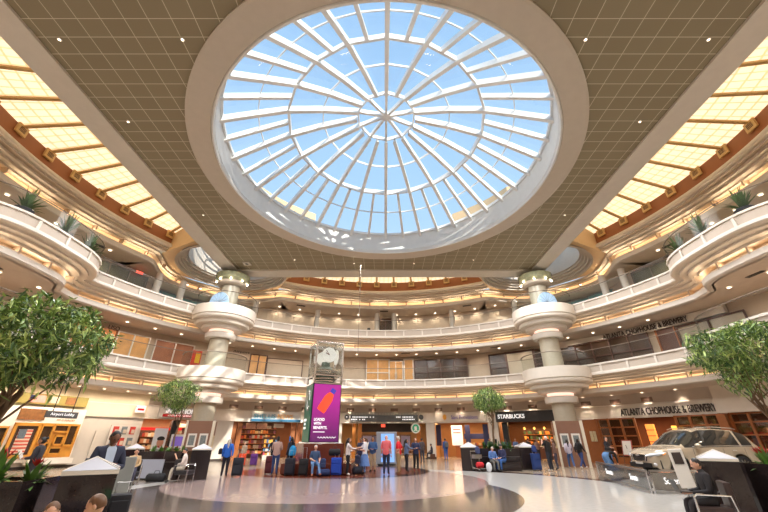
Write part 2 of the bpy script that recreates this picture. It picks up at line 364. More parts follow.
# ---------- balconies ----------
gl_rail = glassmat('balcony_glass', (.88, .91, .9), .02, rough=.4, fres=.05)
def cove_lights(pth, off, z, power, step=8):
    for i in range(0, NSEG, step):
        th = wrap(360*i/NSEG)
        if abs(th) > 125: continue
        p, n = pth[i]; q = p+n*off
        d = bpy.data.lights.new('cove_lamp_light', 'AREA'); d.shape = 'RECTANGLE'; d.size = 2.6; d.size_y = .12; d.energy = power; d.color = (1, .76, .5)
        l = bpy.data.objects.new('cove_lamp_light', d); COL.objects.link(l); l.location = (q.x, q.y, z)
        up = (Vector((0, 0, 1))-n*.9).normalized(); t = Vector((-n.y, n.x, 0)); M = Matrix((t, (-up).cross(t)*-1, -up)).transposed()
        M = Matrix((t, up.cross(t), -up)).transposed(); 
        if M.determinant() < 0: M = Matrix((-t, up.cross(t), -up)).transposed()
        l.rotation_euler = M.to_euler()
def balcony(zt, idx, words):
    fr = [(0.32, zt-.12), (.32, zt), (-.1, zt), (-.1, zt-.11), (0, zt-.11), (0, zt-.6), (-.12, zt-.64), (-.14, zt-.72), (-.14, zt-.82), (-.08, zt-.86), (.3, zt-.88), (.3, zt-.98),
          (.7, zt-.98), (.7, zt-1.1), (1.15, zt-1.1), (1.15, zt-1.25), (1.65, zt-1.25), (1.65, zt-1.68), (1.28, zt-1.68), (1.28, zt-1.56), (1.2, zt-1.56), (1.15, zt-1.62), (1.15, zt-1.9), (1.25, zt-1.96), (1.6, zt-1.96)]
    mis = [0]*len(fr); mis[4] = 1
    for q in range(9, 17): mis[q] = 2
    struct(sweep(PB, fr, 'trim_%d' % idx, [white, taupe, cream], mis))
    # white dividers of the parapet
    b = MB()
    for k in range(66):
        th = wrap(k*360/66+.4); r = r_balc(th); p = pol(th, r-.02)
        t2 = pol(th+.3, r_balc(th+.3))-pol(th-.3, r_balc(th-.3)); b.box((p.x, p.y, zt-.36), (.13, .1, .56), math.atan2(t2.y, t2.x))
    struct(b.build('trim_%d' % (idx+1), white))
    # floor of the walkway above / ceiling below
    wallp = PW3 if zt > 9 else PC
    b = MB()
    for zz, off in ((zt-.12, .3), (zt-1.96, 1.5)):
        for i in range(NSEG):
            j = (i+1) % NSEG; (p, n1), (q, n2) = PB[i], PB[j]; a = p+n1*off; c = q+n2*off
            d, e_ = (pol(360*j/NSEG, 27.5), pol(360*i/NSEG, 27.5))
            b.add([(a.x, a.y, zz), (c.x, c.y, zz), (d.x, d.y, zz), (e_.x, e_.y, zz)], [(0, 1, 2, 3)], mi=0 if zz < zt-1 else 1)
    struct(b.build('ceiling_%d' % idx, [mat('walkway_ceiling', srgb(212, 200, 186), .7), mat('walkway_floor', srgb(150, 130, 112), .6)]))
    # cove light
    cv = empty('cove_light', (CX, CY, zt-1.5), 0, words[0], 'cove light')
    b = MB()
    for i in range(NSEG):
        j = (i+1) % NSEG; (p, n1), (q, n2) = PB[i], PB[j]
        for (o0, z0), (o1, z1) in (((1.60, -.17), (1.60, .1)), ((1.60, -.17), (1.5, -.17))):
            a0 = p+n1*o0; a1 = q+n2*o0; c0 = p+n1*o1; c1 = q+n2*o1
            b.add([(a0.x-CX, a0.y-CY, z0), (a1.x-CX, a1.y-CY, z0), (c1.x-CX, c1.y-CY, z1), (c0.x-CX, c0.y-CY, z1)], [(0, 1, 2, 3)])
    b.build('light_strip', covem, cv)
    bb = MB(); bb.box((0, 0, 0), (.1, .45, .42)); first = None
    for k in range(66):
        th = wrap(k*360/66+2.7)
        if abs(th) > 108: continue
        p = pol(th, r_balc(th)+1.38, 0)-Vector((CX, CY, 0)); t2 = pol(th+.3, r_balc(th+.3))-pol(th-.3, r_balc(th-.3))
        if first is None: first = bb.build('bracket', tan_wall, cv); o = first
        else: o = first.copy(); COL.objects.link(o)
        o.location = (p.x, p.y, .03); o.rotation_euler = (0, 0, math.atan2(t2.y, t2.x))
    cove_lights(PB, 1.35, zt-1.5, 9)
    # glass railing
    gr = empty('glass_railing', (CX, CY, zt), 0, words[1], 'railing')
    vis = lambda t: abs(wrap(t)) < 112
    o = sweep(PB, [(.08, zt), (.08, zt+1.05)], 'glass_panel', gl_rail, rng=vis); o.parent = gr; o.matrix_parent_inverse = Matrix.Translation((-CX, -CY, -zt))
    o = sweep(PB, [(.06, zt+1.05), (.11, zt+1.05), (.11, zt+1.09), (.06, zt+1.09)], 'handrail', mat('rail_bronze', srgb(120, 108, 96), .5, .3), rng=vis, closedprof=True); o.parent = gr; o.matrix_parent_inverse = Matrix.Translation((-CX, -CY, -zt))
balcony(6.8, 10, ('warm cove light strip under the middle gallery', 'clear glass railing with steel handrail along the middle gallery'))
balcony(11.7, 20, ('warm cove light strip under the top gallery', 'clear glass railing with steel handrail along the top gallery'))
# ---------- top cornice, frieze, luminous ceiling, corner wells ----------
top = [(4.2, 14.45), (1.4, 14.45), (1.3, 14.5), (1.3, 14.82), (1.38, 14.9), (1.75, 14.9), (1.75, 15.28), (1.35, 15.28), (1.35, 15.4), (1.0, 15.4), (1.0, 15.55)]
struct(sweep(PT, top, 'trim_30', [cream, cream_lt, tan_wall], [0, 1, 1, 1, 1, 0, 0, 0, 0, 0]))
WT = 46.3
cove_lights(PT, 1.42, 14.95, 13)
cv = empty('cove_light', (CX, CY, 15), 0, 'warm cove light strip under the cornice above the top gallery', 'cove light')
o = sweep(PT, [(1.7, 14.93), (1.7, 15.26)], 'light_strip', covem); o.parent = cv; o.matrix_parent_inverse = Matrix.Translation((-CX, -CY, -15))
_b = MB(); _b.box((0, 0, 0), (.1, .45, .34)); _f = None
for k in range(66):
    th = wrap(k*360/66+1.2)
    if abs(th) > 108: continue
    p = pol(th, r_top(th)+1.5)-Vector((CX, CY, 0))
    if _f is None: _f = _b.build('bracket', tan_wall, cv); o = _f
    else: o = _f.copy(); COL.objects.link(o)
    o.location = (p.x, p.y, .1); o.rotation_euler = (0, 0, -R_(th))
outwell = lambda t: min(abs(wrap(t)-WT), abs(wrap(t)+WT)) > 15
cor = [(1.0, 15.55), (.7, 15.55), (.7, 15.7), (.42, 15.7), (.42, 15.82), (.1, 15.82), (.06, 15.9), (.06, 16.0), (.14, 16.04), (.2, 16.14), (.36, 16.14), (.36, 16.2)]
struct(sweep(PC, cor, 'trim_31', [tan_wall, cream], [1, 1, 0, 1, 1, 1, 1, 1, 1, 1, 1], rng=outwell))
struct(sweep(PC, [(.36, 16.15), (.4, 17.25)], 'wall_frieze', brownf, rng=outwell))
def lit_material():
    m = bpy.data.materials.new('luminous_panel'); m.use_nodes = True; n = m.node_tree; b = n.nodes['Principled BSDF']; b.inputs['Base Color'].default_value = (.8, .65, .45, 1)
    g = n.nodes.new('ShaderNodeNewGeometry')
    sp = n.nodes.new('ShaderNodeSeparateXYZ'); n.links.new(g.outputs['Position'], sp.inputs[0])
    def mk(op, a, c):
        k = n.nodes.new('ShaderNodeMath'); k.operation = op
        for i, x in enumerate((a, c)):
            if isinstance(x, (int, float)): k.inputs[i].default_value = x
            elif x is not None: n.links.new(x, k.inputs[i])
        return k.outputs[0]
    dx = mk('SUBTRACT', sp.outputs[0], CX); dy = mk('SUBTRACT', sp.outputs[1], CY)
    r = mk('SQRT', mk('ADD', mk('MULTIPLY', dx, dx), mk('MULTIPLY', dy, dy)), None)
    th = mk('ARCTAN2', dx, dy)
    fr = mk('FRACT', mk('DIVIDE', r, .62), None); ft = mk('FRACT', mk('MULTIPLY', th, 66*4/(2*PI)), None)
    l1 = mk('GREATER_THAN', mk('ABSOLUTE', mk('SUBTRACT', fr, .5), None), .43); l2 = mk('GREATER_THAN', mk('ABSOLUTE', mk('SUBTRACT', ft, .5), None), .43)
    l = mk('MAXIMUM', l1, l2)
    mx = n.nodes.new('ShaderNodeMix'); mx.data_type = 'RGBA'; n.links.new(l, mx.inputs[0])
    mx.inputs[6].default_value = (1.0, .87, .6, 1); mx.inputs[7].default_value = (.74, .50, .22, 1)
    n.links.new(mx.outputs[2], b.inputs['Emission Color']); b.inputs['Emission Strength'].default_value = .78
    return m
litm = lit_material()
lz = lambda r: 17.22+.17*(20.4-r)
lc = empty('luminous_ceiling', (CX, CY, 17.2), 0, 'backlit cream luminous panel ceiling between beams and brown frieze', 'ceiling light')
o = sweep(PC, [(.45, lz(20.45)), (-6.4, lz(13.6))], 'light_panel', litm, rng=outwell); o.parent = lc; o.matrix_parent_inverse = Matrix.Translation((-CX, -CY, -17.2))
gold = mat('golden_bar', srgb(206, 168, 110), .5)
b = MB(); b.add([(-.09, 20.38, lz(20.38)-17.2-.12), (.09, 20.38, lz(20.38)-17.2-.12), (.09, 13.8, lz(13.8)-17.2-.12), (-.09, 13.8, lz(13.8)-17.2-.12), (-.09, 20.38, lz(20.38)-17.18), (.09, 20.38, lz(20.38)-17.18), (.09, 13.8, lz(13.8)-17.18), (-.09, 13.8, lz(13.8)-17.18)],
      [(0, 1, 2, 3), (0, 4, 5, 1), (1, 5, 6, 2), (2, 6, 7, 3), (3, 7, 4, 0)])
first = None; vf = None; VENTS = []
for k in range(66):
    th = wrap(k*360/66-2.3)
    if not outwell(th) or abs(th) > 112: continue
    if first is None: first = b.build('ceiling_bar', gold, lc); o = first
    else: o = first.copy(); COL.objects.link(o)
    o.rotation_euler = (0, 0, -R_(th))
    if vf is None:
        v_ = MB(); v_.box((0, 0, 0), (.62, .12, .6)); vf = v_.build('wall_vent', gold)
        v_ = MB()
        for q in range(4): v_.box((0, -.065, -.12+q*.08), (.36, .02, .035))
        v_.build('slot', dwood, vf)
        tag(vf, 'square cream air vent at the top of the brown frieze', 'vent', 'air vents along the brown frieze'); q_ = vf
    else: q_ = dup(vf)
    VENTS.append((th, q_)); q_.location = pol(th, 20.28, 16.93); q_.rotation_euler = (0, 0, -R_(th))
for i, (th, q_) in enumerate(sorted(VENTS, key=lambda a: a[0])): q_['label'] = 'square cream air vent atop the brown frieze, %s along it from the left' % ordn(i)
# corner wells
for sgn, w in ((-1, 'left'), (1, 'right')):
    cx, cy = 13.8*sgn, 29.0
    b = MB(); N = 96
    def clipray(a):
        d = Vector((math.cos(a), math.sin(a))); k = 4.6
        while k < 12:
            p = Vector((cx, cy))+d*k; q = p-Vector((CX, CY)); th = math.degrees(math.atan2(q.x, q.y)); 
            if abs(th-WT*sgn) > 15.05 or q.length > 24.4 or q.length < 11: break
            k += .04
        return p
    pts = [clipray(2*PI*k/N) for k in range(N)]
    for k in range(N):
        a, c = 2*PI*k/N, 2*PI*(k+1)/N; p, q = pts[k], pts[(k+1) % N]
        b.add([(cx+4.6*math.cos(a), cy+4.6*math.sin(a), 15.56), (cx+4.6*math.cos(c), cy+4.6*math.sin(c), 15.56), (q.x, q.y, 15.56), (p.x, p.y, 15.56)], [(0, 1, 2, 3)])
        b.add([(p.x, p.y, 15.56), (q.x, q.y, 15.56), (q.x, q.y, 18.9), (p.x, p.y, 18.9)], [(0, 1, 2, 3)])
    struct(b.build('wall_corner_%s' % w, mat('corner_plaster', srgb(218, 188, 146), .6)))
    b = MB(); st = [(4.75, 15.3), (4.6, 15.3), (4.6, 15.5), (4.4, 15.5), (4.4, 15.7), (4.2, 15.7), (4.2, 15.9), (4.0, 15.9), (4.0, 16.1), (3.85, 16.1), (3.85, 18.4), (4.3, 18.45), (4.4, 15.7)]
    for q in range(len(st)-1): b.lathe(st[q:q+2], 64, (cx, cy, 0), mi=(1 if q % 2 == 0 and q < 9 else (2 if q > 9 else 0)))
    struct(b.build('wall_well_%s' % w, [cream_lt, taupe, mat('well_blue_grey', srgb(186, 184, 196), .6)]))
    cs = empty('corner_skylight', (cx, cy, 18.4), 0, 'small round skylight above the %s column' % w, 'skylight')
    for k in range(12):
        b = MB(); b.box((1.9, 0, 0), (3.7, .08, .18)); b.build('rib', ribm, cs, rz=2*PI*k/12)
    for r in (1.3, 2.6):
        b = MB(); b.lathe([(r-.04, -.09), (r+.04, -.09), (r+.04, .07), (r-.04, .07), (r-.04, -.09)], 24); b.build('ring_purlin', ribm, cs)
    b = MB(); b.lathe([(3.82, .12), (.01, .14)], 32); b.build('glazing', skyglass, cs)
# ---------- back walls ----------
olive = mat('olive_glass', srgb(92, 88, 62), .15, noise=.25, nscale=.6)
struct(sweep(PW3, [(0, 9.74), (0, 14.5)], 'wall_top_gallery', tan_wall, rng=lambda t: True))
struct(sweep(PC, [(4, 4.84), (4, 9.76)], 'wall_middle_gallery', tan_wall))
struct(sweep(PC, [(4.0, 4.9), (4.0, 4.12), (3.9, 4.1), (3.84, 4.06), (3.84, 4.0), (3.92, 4.0), (3.92, 3.2), (3.86, 3.18), (3.86, 3.12), (4.1, 3.12)], 'wall_fascia', [taupe, white, mat('fascia_cream', srgb(226, 219, 208), .5)], [0, 1, 1, 1, 2, 2, 1, 1, 1]))
ROOMS = []
OPEN = [(-62, -60.5, None), (-52.3, -41.5, 'media'), (-35.0, -18.8, 'news'), (-10.2, 10.2, 'hall'), (12.3, 24.8, 'food'), (27.0, 40.6, 'coffee'), (45.6, 79, 'pub')]
OPEN = [o for o in OPEN if o[2]]
solid = lambda t: not any(a <= wrap(t) <= c for a, c, _ in OPEN)
def arcwall(b, t0, t1, r, z0, z1, step=1.0, mi=0, thick=.25):
    n = max(1, int(abs(t1-t0)/step)); 
    for i in range(n):
        a = t0+(t1-t0)*i/n; c = t0+(t1-t0)*(i+1)/n
        p = [pol(a, r), pol(c, r), pol(c, r+thick), pol(a, r+thick)]
        vs = [(q.x, q.y, z0) for q in p]+[(q.x, q.y, z1) for q in p]
        b.add(vs, [(0, 3, 2, 1), (4, 5, 6, 7), (0, 1, 5, 4), (2, 3, 7, 6)]+([(3, 0, 4, 7)] if i == 0 else [])+([(1, 2, 6, 5)] if i == n-1 else []), mi=mi)
edges_ = [(-180, -52.3)]+[(OPEN[i][1], OPEN[i+1][0]) for i in range(len(OPEN)-1)]+[(79, 180)]
b = MB()
for a, c in edges_: arcwall(b, a, c, 24.0, 0, 3.2, mi=0)
struct(b.build('wall_ground', cream_lt))
b = MB()
for a, c in edges_: arcwall(b, a, c, 23.96, 0, .16, thick=.05)
struct(b.build('baseboard_ground', mat('dark_base', srgb(70, 62, 58), .3)))
b = MB(); arcwall(b, -84, -52.3, 23.86, 3.12, 4.84, thick=.1); struct(b.build('trim_51', mat('warm_cream', srgb(226, 212, 184), .6)))
# rooms behind the shop openings
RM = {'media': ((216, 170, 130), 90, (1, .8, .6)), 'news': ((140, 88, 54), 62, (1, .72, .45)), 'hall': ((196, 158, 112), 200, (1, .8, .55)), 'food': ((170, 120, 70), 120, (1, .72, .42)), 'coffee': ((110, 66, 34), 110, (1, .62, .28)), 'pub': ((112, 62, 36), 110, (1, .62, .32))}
rwall = {}
for a, c, nm in OPEN:
    col, pw, lcn = RM[nm]; dep = 12 if nm == 'hall' else 5.2
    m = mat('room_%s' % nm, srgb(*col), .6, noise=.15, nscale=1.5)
    b = MB(); n = 12; ro = 24+dep
    for i in range(n):
        p, q = a+(c-a)*i/n, a+(c-a)*(i+1)/n
        P0, P1, Q0, Q1 = pol(p, 24), pol(p, ro), pol(q, 24), pol(q, ro)
        b.add([(P1.x, P1.y, 0), (Q1.x, Q1.y, 0), (Q1.x, Q1.y, 3.4), (P1.x, P1.y, 3.4)], [(0, 1, 2, 3)])
        b.add([(P0.x, P0.y, 3.35), (Q0.x, Q0.y, 3.35), (Q1.x, Q1.y, 3.35), (P1.x, P1.y, 3.35)], [(0, 1, 2, 3)], mi=1)
    for p in (a, c):
        P0, P1 = pol(p, 24.02), pol(p, ro); b.add([(P0.x, P0.y, 0), (P1.x, P1.y, 0), (P1.x, P1.y, 3.4), (P0.x, P0.y, 3.4)], [(0, 1, 2, 3)])
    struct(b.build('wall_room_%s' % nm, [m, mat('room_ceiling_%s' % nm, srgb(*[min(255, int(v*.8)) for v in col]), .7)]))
    k = 3 if nm != 'pub' else 5
    for i in range(k):
        th = a+(c-a)*(i+.5)/k; p = pol(th, 26.2 if nm != 'hall' else 28, 3.25); area('shop_light', p, 2.4, pw, lcn)
b = MB(); p_ = [pol(t, 36.2) for t in range(-12, 13, 2)]+[pol(t, 24.5) for t in range(12, -13, -2)]; b.poly([(p.x, p.y, -.01) for p in p_]); struct(b.build('floor_hall', mat('hall_floor', srgb(176, 156, 130), .2)))
# round pilasters in front of the top gallery wall
for i, th in enumerate((-58.4, -53.2, -35.4, -18.8, -2.0, 2.9, 19.1, 35.9, 57, 61.2)):
    b = MB(); b.lathe([(.28, 9.8 if False else 11.58), (.28, 14.45)], 20); p = pol(th, 22.9); struct(b.build('wall_pilaster_%d' % (i+1), white, loc=(p.x, p.y, 0), smooth=True))
# ---------- columns with round balconies ----------
for sgn, side in ((-1, 'left'), (1, 'right')):
    c = empty('column', (13.65*sgn, 29.0, 0), 0, 'tall round stone column with two disc balconies on the %s' % side, 'column')
    b = MB(); b.lathe([(.78, 2.7), (.74, 14.0)], 40); b.build('shaft', shaftm, c, smooth=True)
    for zt in (6.5, 11.4):
        b = MB(); b.lathe([(.8, zt-2.42), (1.15, zt-2.4), (1.18, zt-2.32), (1.18, zt-2.0), (1.12, zt-1.94), (.75, zt-1.94)], 48); b.build('capital', white, c, smooth=True)
        b = MB(); b.lathe([(.95, zt-1.96), (.95, zt-1.7)], 40); b.build('light_ring', mat('pink_glow', (1, .8, .72), .5, emit=(1, .62, .5), es=.9, noise=0), c, smooth=True)
        b = MB()
        b.lathe([(.9, zt-1.72), (1.55, zt-1.72), (1.6, zt-1.66), (1.6, zt-1.46), (2.05, zt-1.42), (2.1, zt-1.36), (2.1, zt-1.16), (2.32, zt-1.12), (2.4, zt-1.06), (2.44, zt-.98),
                 (2.44, zt-.86), (2.39, zt-.84), (2.39, zt-.81), (2.48, zt-.78), (2.48, zt), (2.25, zt+.02), (2.25, zt-.12), (.8, zt-.12)], 64)
        b.build('disc_balcony', cream_lt, c, smooth=True)
        a0, a1 = (R_(205), R_(385)) if sgn < 0 else (R_(155), R_(335))
        b = MB(); b.lathe([(2.38, zt), (2.38, zt+1.03)], 40, a0=a0, a1=a1); b.build('glass_panel', gl_rail, c, smooth=True)
        b = MB(); b.tube([(2.38*math.cos(a0+(a1-a0)*k/40), 2.38*math.sin(a0+(a1-a0)*k/40), zt+1.06) for k in range(41)], .035, 6); b.build('handrail', MATS['rail_bronze'], c, smooth=True)
    b = MB(); b.lathe([(.8, 13.65), (1.1, 13.7), (1.2, 13.8), (1.2, 14.0), (1.15, 14.05), (.8, 14.05)], 48); b.build('capital', mat('grey_capital', srgb(176, 164, 150), .5), c, smooth=True)
    b = MB(); b.lathe([(1.1, 14.05), (1.42, 14.25), (1.45, 14.7), (1.3, 14.75)], 24); b.build('glass_collar', mat('green_glass', srgb(150, 152, 122), .08, coat=.5, noise=.4, nscale=5), c)
    b = MB()
    for k in range(8): b.sphere((1.3*math.cos(k*PI/4+.3), 1.3*math.sin(k*PI/4+.3), 14.05), .07, 8, 6)
    b.build('lamp', mat('sparkle_lamp', (1, .9, .7), .4, emit=(1, .85, .6), es=14, noise=0), c)
    # half-round frosted fan on the top disc
    f = empty('fan_ornament', (13.8*sgn+(.45 if sgn < 0 else -.55), 26.85, 11.42), 0, 'pale blue half-round fan ornament on the %s column balcony' % side, 'ornament')
    b = MB(); N = 16; pts = [(.78*math.cos(PI*k/N), .95*math.sin(PI*k/N)) for k in range(N+1)]; b.prism(pts, -.06, .06); b.build('panel', mat('frosted_blue', srgb(150, 176, 206), .4, emit=(.6, .78, 1), es=.08, noise=.1), f)
    b = MB()
    for k in range(1, 8): a = PI*k/8; b.tube([(0, -.07, .02), (.76*math.cos(a), -.07, .92*math.sin(a))], .02, 5)
    b.build('spoke', mat('pale_metal', srgb(150, 165, 185), .3, .5), f)
    # brown pedestal booth round the column foot
    k = empty('display_booth', (13.0*sgn, 27.9, 0), R_(-14 if sgn > 0 else 14), 'brown booth with framed pictures at the foot of the %s column' % side, 'booth')
    b = MB(); b.box((0, 0, 1.4), (1.6, 1.6, 2.8)); b.build('panel', mat('booth_brown', srgb(124, 88, 70), .5), k)
    b = MB(); b.box((-.85, -.8, 1.4), (.12, .2, 2.82)); b.build('edge_post', mat('booth_post', srgb(206, 196, 178), .4), k)
    b = MB(); b.box((.87, -.8, 1.4), (.18, .18, 2.82)); b.build('edge_post', mat('booth_post', srgb(206, 196, 178), .4), k)
    for x in (-.36, .36):
        b = MB(); b.box((x, -.83, 1.6), (.54, .05, .82)); fr = b.build('picture_frame', white, k)
        b = MB(); b.box((x, -.865, 1.6), (.36, .02, .6)); b.build('picture', mat('photo_grey', srgb(110, 116, 116), .4, noise=.7, nscale=9), fr)
    for y in (-.4, .25):
        b = MB(); b.box((.82*-sgn, y, 1.5), (.05, .5, .8)); b.build('side_picture', mat('side_photo', srgb(200, 186, 150), .4, noise=.5, nscale=5), k)
# ---------- wall washers and vents ----------
def downlight_proto():
    b = MB(); b.lathe([(.001, 0), (.11, 0)], 12); o = b.build('downlight', lens)
    b = MB(); b.lathe([(.11, .01), (.11, -.015), (.15, -.015), (.15, .01)], 14); b.build('trim_ring', white, o); return o
dl = downlight_proto(); first = True
def wash(thl, r, z, grp, lab, power, spot=75):
    global first
    for i, th in enumerate(thl):
        o = dl if first else dup(dl)
        first = False; o.location = pol(th, r, z); o['label'] = lab+', %s from the left' % ordn(i); o['category'] = 'downlight'; o['group'] = grp
        if power:
            d = bpy.data.lights.new('wash', 'SPOT'); d.energy = power; d.spot_size = R_(spot); d.spot_blend = .7; d.color = (1, .84, .66); d.shadow_soft_size = .06
            l = bpy.data.objects.new('wash', d); COL.objects.link(l); l.location = pol(th, r, z-.04)
            l.rotation_euler = (pol(th, r, z)-pol(th, r+.35, z-1)).to_track_quat('Z', 'Y').to_euler()
steps = lambda a, c, s: [a+s*i for i in range(int((c-a)/s)+1)]
wash(steps(-46.5, 63, 5.45), 23.55, 4.81, 'downlights over the shop fascia', 'small round ceiling downlight washing the wall above the shop signs', 95, 62)
wash([t for t in steps(-62, 64, 5.45)], 22.5, 9.7, 'downlights of the middle gallery', 'small round ceiling downlight of the middle gallery', 55, 130)
wash([t for t in steps(-40, 40, 5.45)], 23.3, 14.4, 'downlights of the top gallery', 'small round ceiling downlight of the top gallery', 65, 130)
wash([-88, -84, -80, -74, -70, 70, 74, 80, 84, 88], 22.2, 14.4, 'side downlights of the top gallery', 'small round ceiling downlight beside the planted balcony', 120, 150)
wash([-100, -92, -86, -80, 80, 86, 92, 100], 21, 9.7, 'side downlights of the middle gallery', 'small round ceiling downlight under the planted balcony', 130, 150)
wash([-78, -74, -70, -66, -62, -58, -54], 22.4, 4.8, 'added fill spots before the exhibition wall', 'added ceiling fill spot before the exhibition wall', 150, 140)  # added spots, they brighten the left wall in place of sunlight
b = MB(); b.box((0, 0, 0), (.78, .06, .3)); gv = b.build('wall_grille', mat('grille_dark', srgb(120, 100, 86), .5)); v_ = MB()
for q in range(3): v_.box((0, -.035, -.08+q*.08), (.7, .02, .03))
v_.build('slot', dwood, gv)
for i, th in enumerate(steps(-46.5, 62, 5.45)):
    o = gv if i == 0 else dup(gv)
    o.location = pol(th, 23.96, 4.38); o.rotation_euler = (0, 0, -R_(th)); tag(o, 'small louvred air grille on the wall above the shop signs, %s from the left' % ordn(i), 'vent', 'air grilles above the shops')
for i, (th, r, z) in enumerate([(-72, 22.3, 14.43), (72, 22.3, 14.43), (-24, 22, 14.43), (0, 22, 14.43), (24, 22, 14.43), (-14, 22, 9.73), (6, 22, 9.73), (30, 22, 9.73), (85, 20.6, 9.73), (-88, 20.6, 9.73)]):
    b = MB(); b.box((0, 0, 0), (.9, .3, .03)); b2 = b.build('ceiling_grille', mat('grille_black', srgb(50, 42, 38), .5), loc=pol(th, r, z), rz=-R_(th)); tag(b2, 'dark slotted air grille in the %s gallery ceiling, %s' % ('top' if z > 12 else 'middle', ('far left', 'far right', 'left of centre', 'centre', 'right of centre', 'left of the clock', 'right of the clock', 'by the pale panel', 'rightmost under the planted balcony', 'leftmost under the planted balcony')[i]), 'vent', 'ceiling grilles of the galleries')
for i, (x, y) in enumerate(DOTS[:12]):
    b = MB(); b.lathe([(.001, 0), (.05, 0)], 12); o = b.build('ceiling_lamp', lens, loc=(x, y, 15.17)); tag(o, 'tiny round lamp in the taupe tiled ceiling, %s' % ('near left outer', 'near left inner', 'near right outer', 'near right inner', 'second on the left', 'second on the right', 'third on the left', 'third on the right', 'far left of the skylight', 'far right of the skylight', 'far edge left of centre', 'far edge right of centre')[i], 'ceiling light', 'lamps in the tiled ceiling')
    b = MB(); b.lathe([(.05, .02), (.05, -.02), (.08, -.02), (.08, .02)], 12); b.build('trim_ring', white, o)
b = MB(); b.box((0, 0, 0), (.62, .62, .05)); o = b.build('ceiling_speaker', white, loc=(-11.9, 27.2, 15.16)); tag(o, 'square white ceiling fitting with dark centre near the left column', 'ceiling light'); b = MB(); b.lathe([(.001, -.04), (.15, -.04)], 16); b.build('grille', black, o)
wash([-52, -49, -44, -41, 41, 44, 49, 52], 23.2, 14.4, 'added fill spots behind the columns', 'added ceiling fill spot of the top gallery behind a column', 130, 140)  # spots added only to brighten the dark teal fronts behind the columns
# ---------- gallery shop fronts ----------
def front(name, th, z0, w, h, r, cols, rows, fm, gm, label, cat='shop window', dep=.1, fw=.09):
    r = min(r, math.sqrt(23.9**2-(w/2)**2)) if r <= 24 else r
    o = empty(name, pol(th, r-.14, z0), -R_(th), label, cat)
    b = MB()
    for i in range(cols+1): b.box((-w/2+w*i/cols, 0, h/2), (fw, dep, h))
    for j in range(rows+1): b.box((0, 0, h*j/rows), (w+fw, dep*.9, fw))
    b.build('frame', fm, o); b = MB(); b.box((0, .06, h/2), (w-.02, .02, h-.02)); b.build('glass_pane', gm, o); return o
shopm = mat('shop_dark', srgb(70, 52, 38), .15, noise=.8, nscale=1.6)
warmi = mat('warm_interior', srgb(186, 134, 74), .5, noise=.5, nscale=1.5, emit=(1, .6, .25), es=.12)
front('office_window', -1.6, 6.7, 2.5, 2.75, 23.95, 2, 2, white, warmi, 'white framed office window of the middle gallery behind the clock tower', 'window')
o = front('glass_door', 3.1, 6.7, 1.5, 2.6, 23.95, 2, 1, white, warmi, 'double glass door with dark surround on the middle gallery', 'door')
b = MB(); b.box((0, .09, 1.35), (2.2, .04, 2.85)); b.build('surround', dwood, o)
for s in (-.1, .1): b = MB(); b.tube([(s, -.1, .8), (s, -.1, 1.4)], .02, 6); b.build('handle', steel, o)
o = front('open_door', 6.5, 6.7, 1.0, 2.75, 23.8, 1, 1, white, warmi, 'single white framed glass door beside the double door', 'door', fw=.14)
b = MB(); b.tube([(.4, -.1, 1), (.4, -.1, 1.3)], .02, 6); b.build('handle', steel, o)
front('restaurant_window', 14.8, 6.7, 5.6, 2.6, 23.9, 4, 2, dwood, shopm, 'dark lattice shop window in the middle of the middle gallery')
b = MB(); b.box((0, 0, .0), (.25, .12, 2.9)); 
o = front('restaurant_window', 29.2, 6.7, 1.7, 2.7, 23.9, 1, 2, dwood, shopm, 'narrow dark window left of the pale panel on the middle gallery')
o = empty('pale_panel', pol(34.5, 23.75, 6.7), -R_(34.5), 'pale sliding panel with dark frame on the middle gallery', 'panel')
b = MB(); b.box((0, .02, 1.3), (2.5, .06, 2.6)); b.build('board', mat('pale_board', srgb(196, 184, 164), .4), o); b = MB()
for x in (-1.35, 1.35): b.box((x, 0, 1.4), (.22, .14, 2.8))
b.box((0, 0, 2.72), (2.9, .14, .16)); b.build('frame', dwood, o)
front('restaurant_window', 40.3, 6.7, 2.2, 2.7, 23.9, 2, 2, dwood, shopm, 'dark window right of the pale panel on the middle gallery')
front('restaurant_window', 52.2, 6.7, 7.2, 2.5, 23.9, 5, 2, dwood, shopm, 'long dark lattice restaurant window right of the column on the middle gallery')
o = front('restaurant_window', 64, 6.7, 1.3, 2.6, 23.9, 1, 1, wood, dwood, 'narrow wooden bay at the right end of the restaurant window')
front('restaurant_window', 71, 6.7, 4.2, 2.3, 23.9, 2, 1, dwood, mat('pale_shop', srgb(170, 156, 130), .3, noise=.4, nscale=1), 'pale glazed bay right of the wooden bay on the middle gallery')
b = MB()
for a in range(44, 74, 2): arcwall(b, a, a+2, 23.6, 9.15, 9.7, thick=.3)
struct(b.build('trim_40', cream_lt))
text_obj('sign_lettering', 'ATLANTA CHOPHOUSE & BREWERY', 6.3, .42, mat('letter_dark', srgb(52, 40, 36), .4), ring=(60.8, 23.55, 9.42), depth=.06, bold=.01)
tag(bpy.context.scene.objects['sign_lettering'], 'dark capital restaurant lettering along the middle gallery', 'sign')
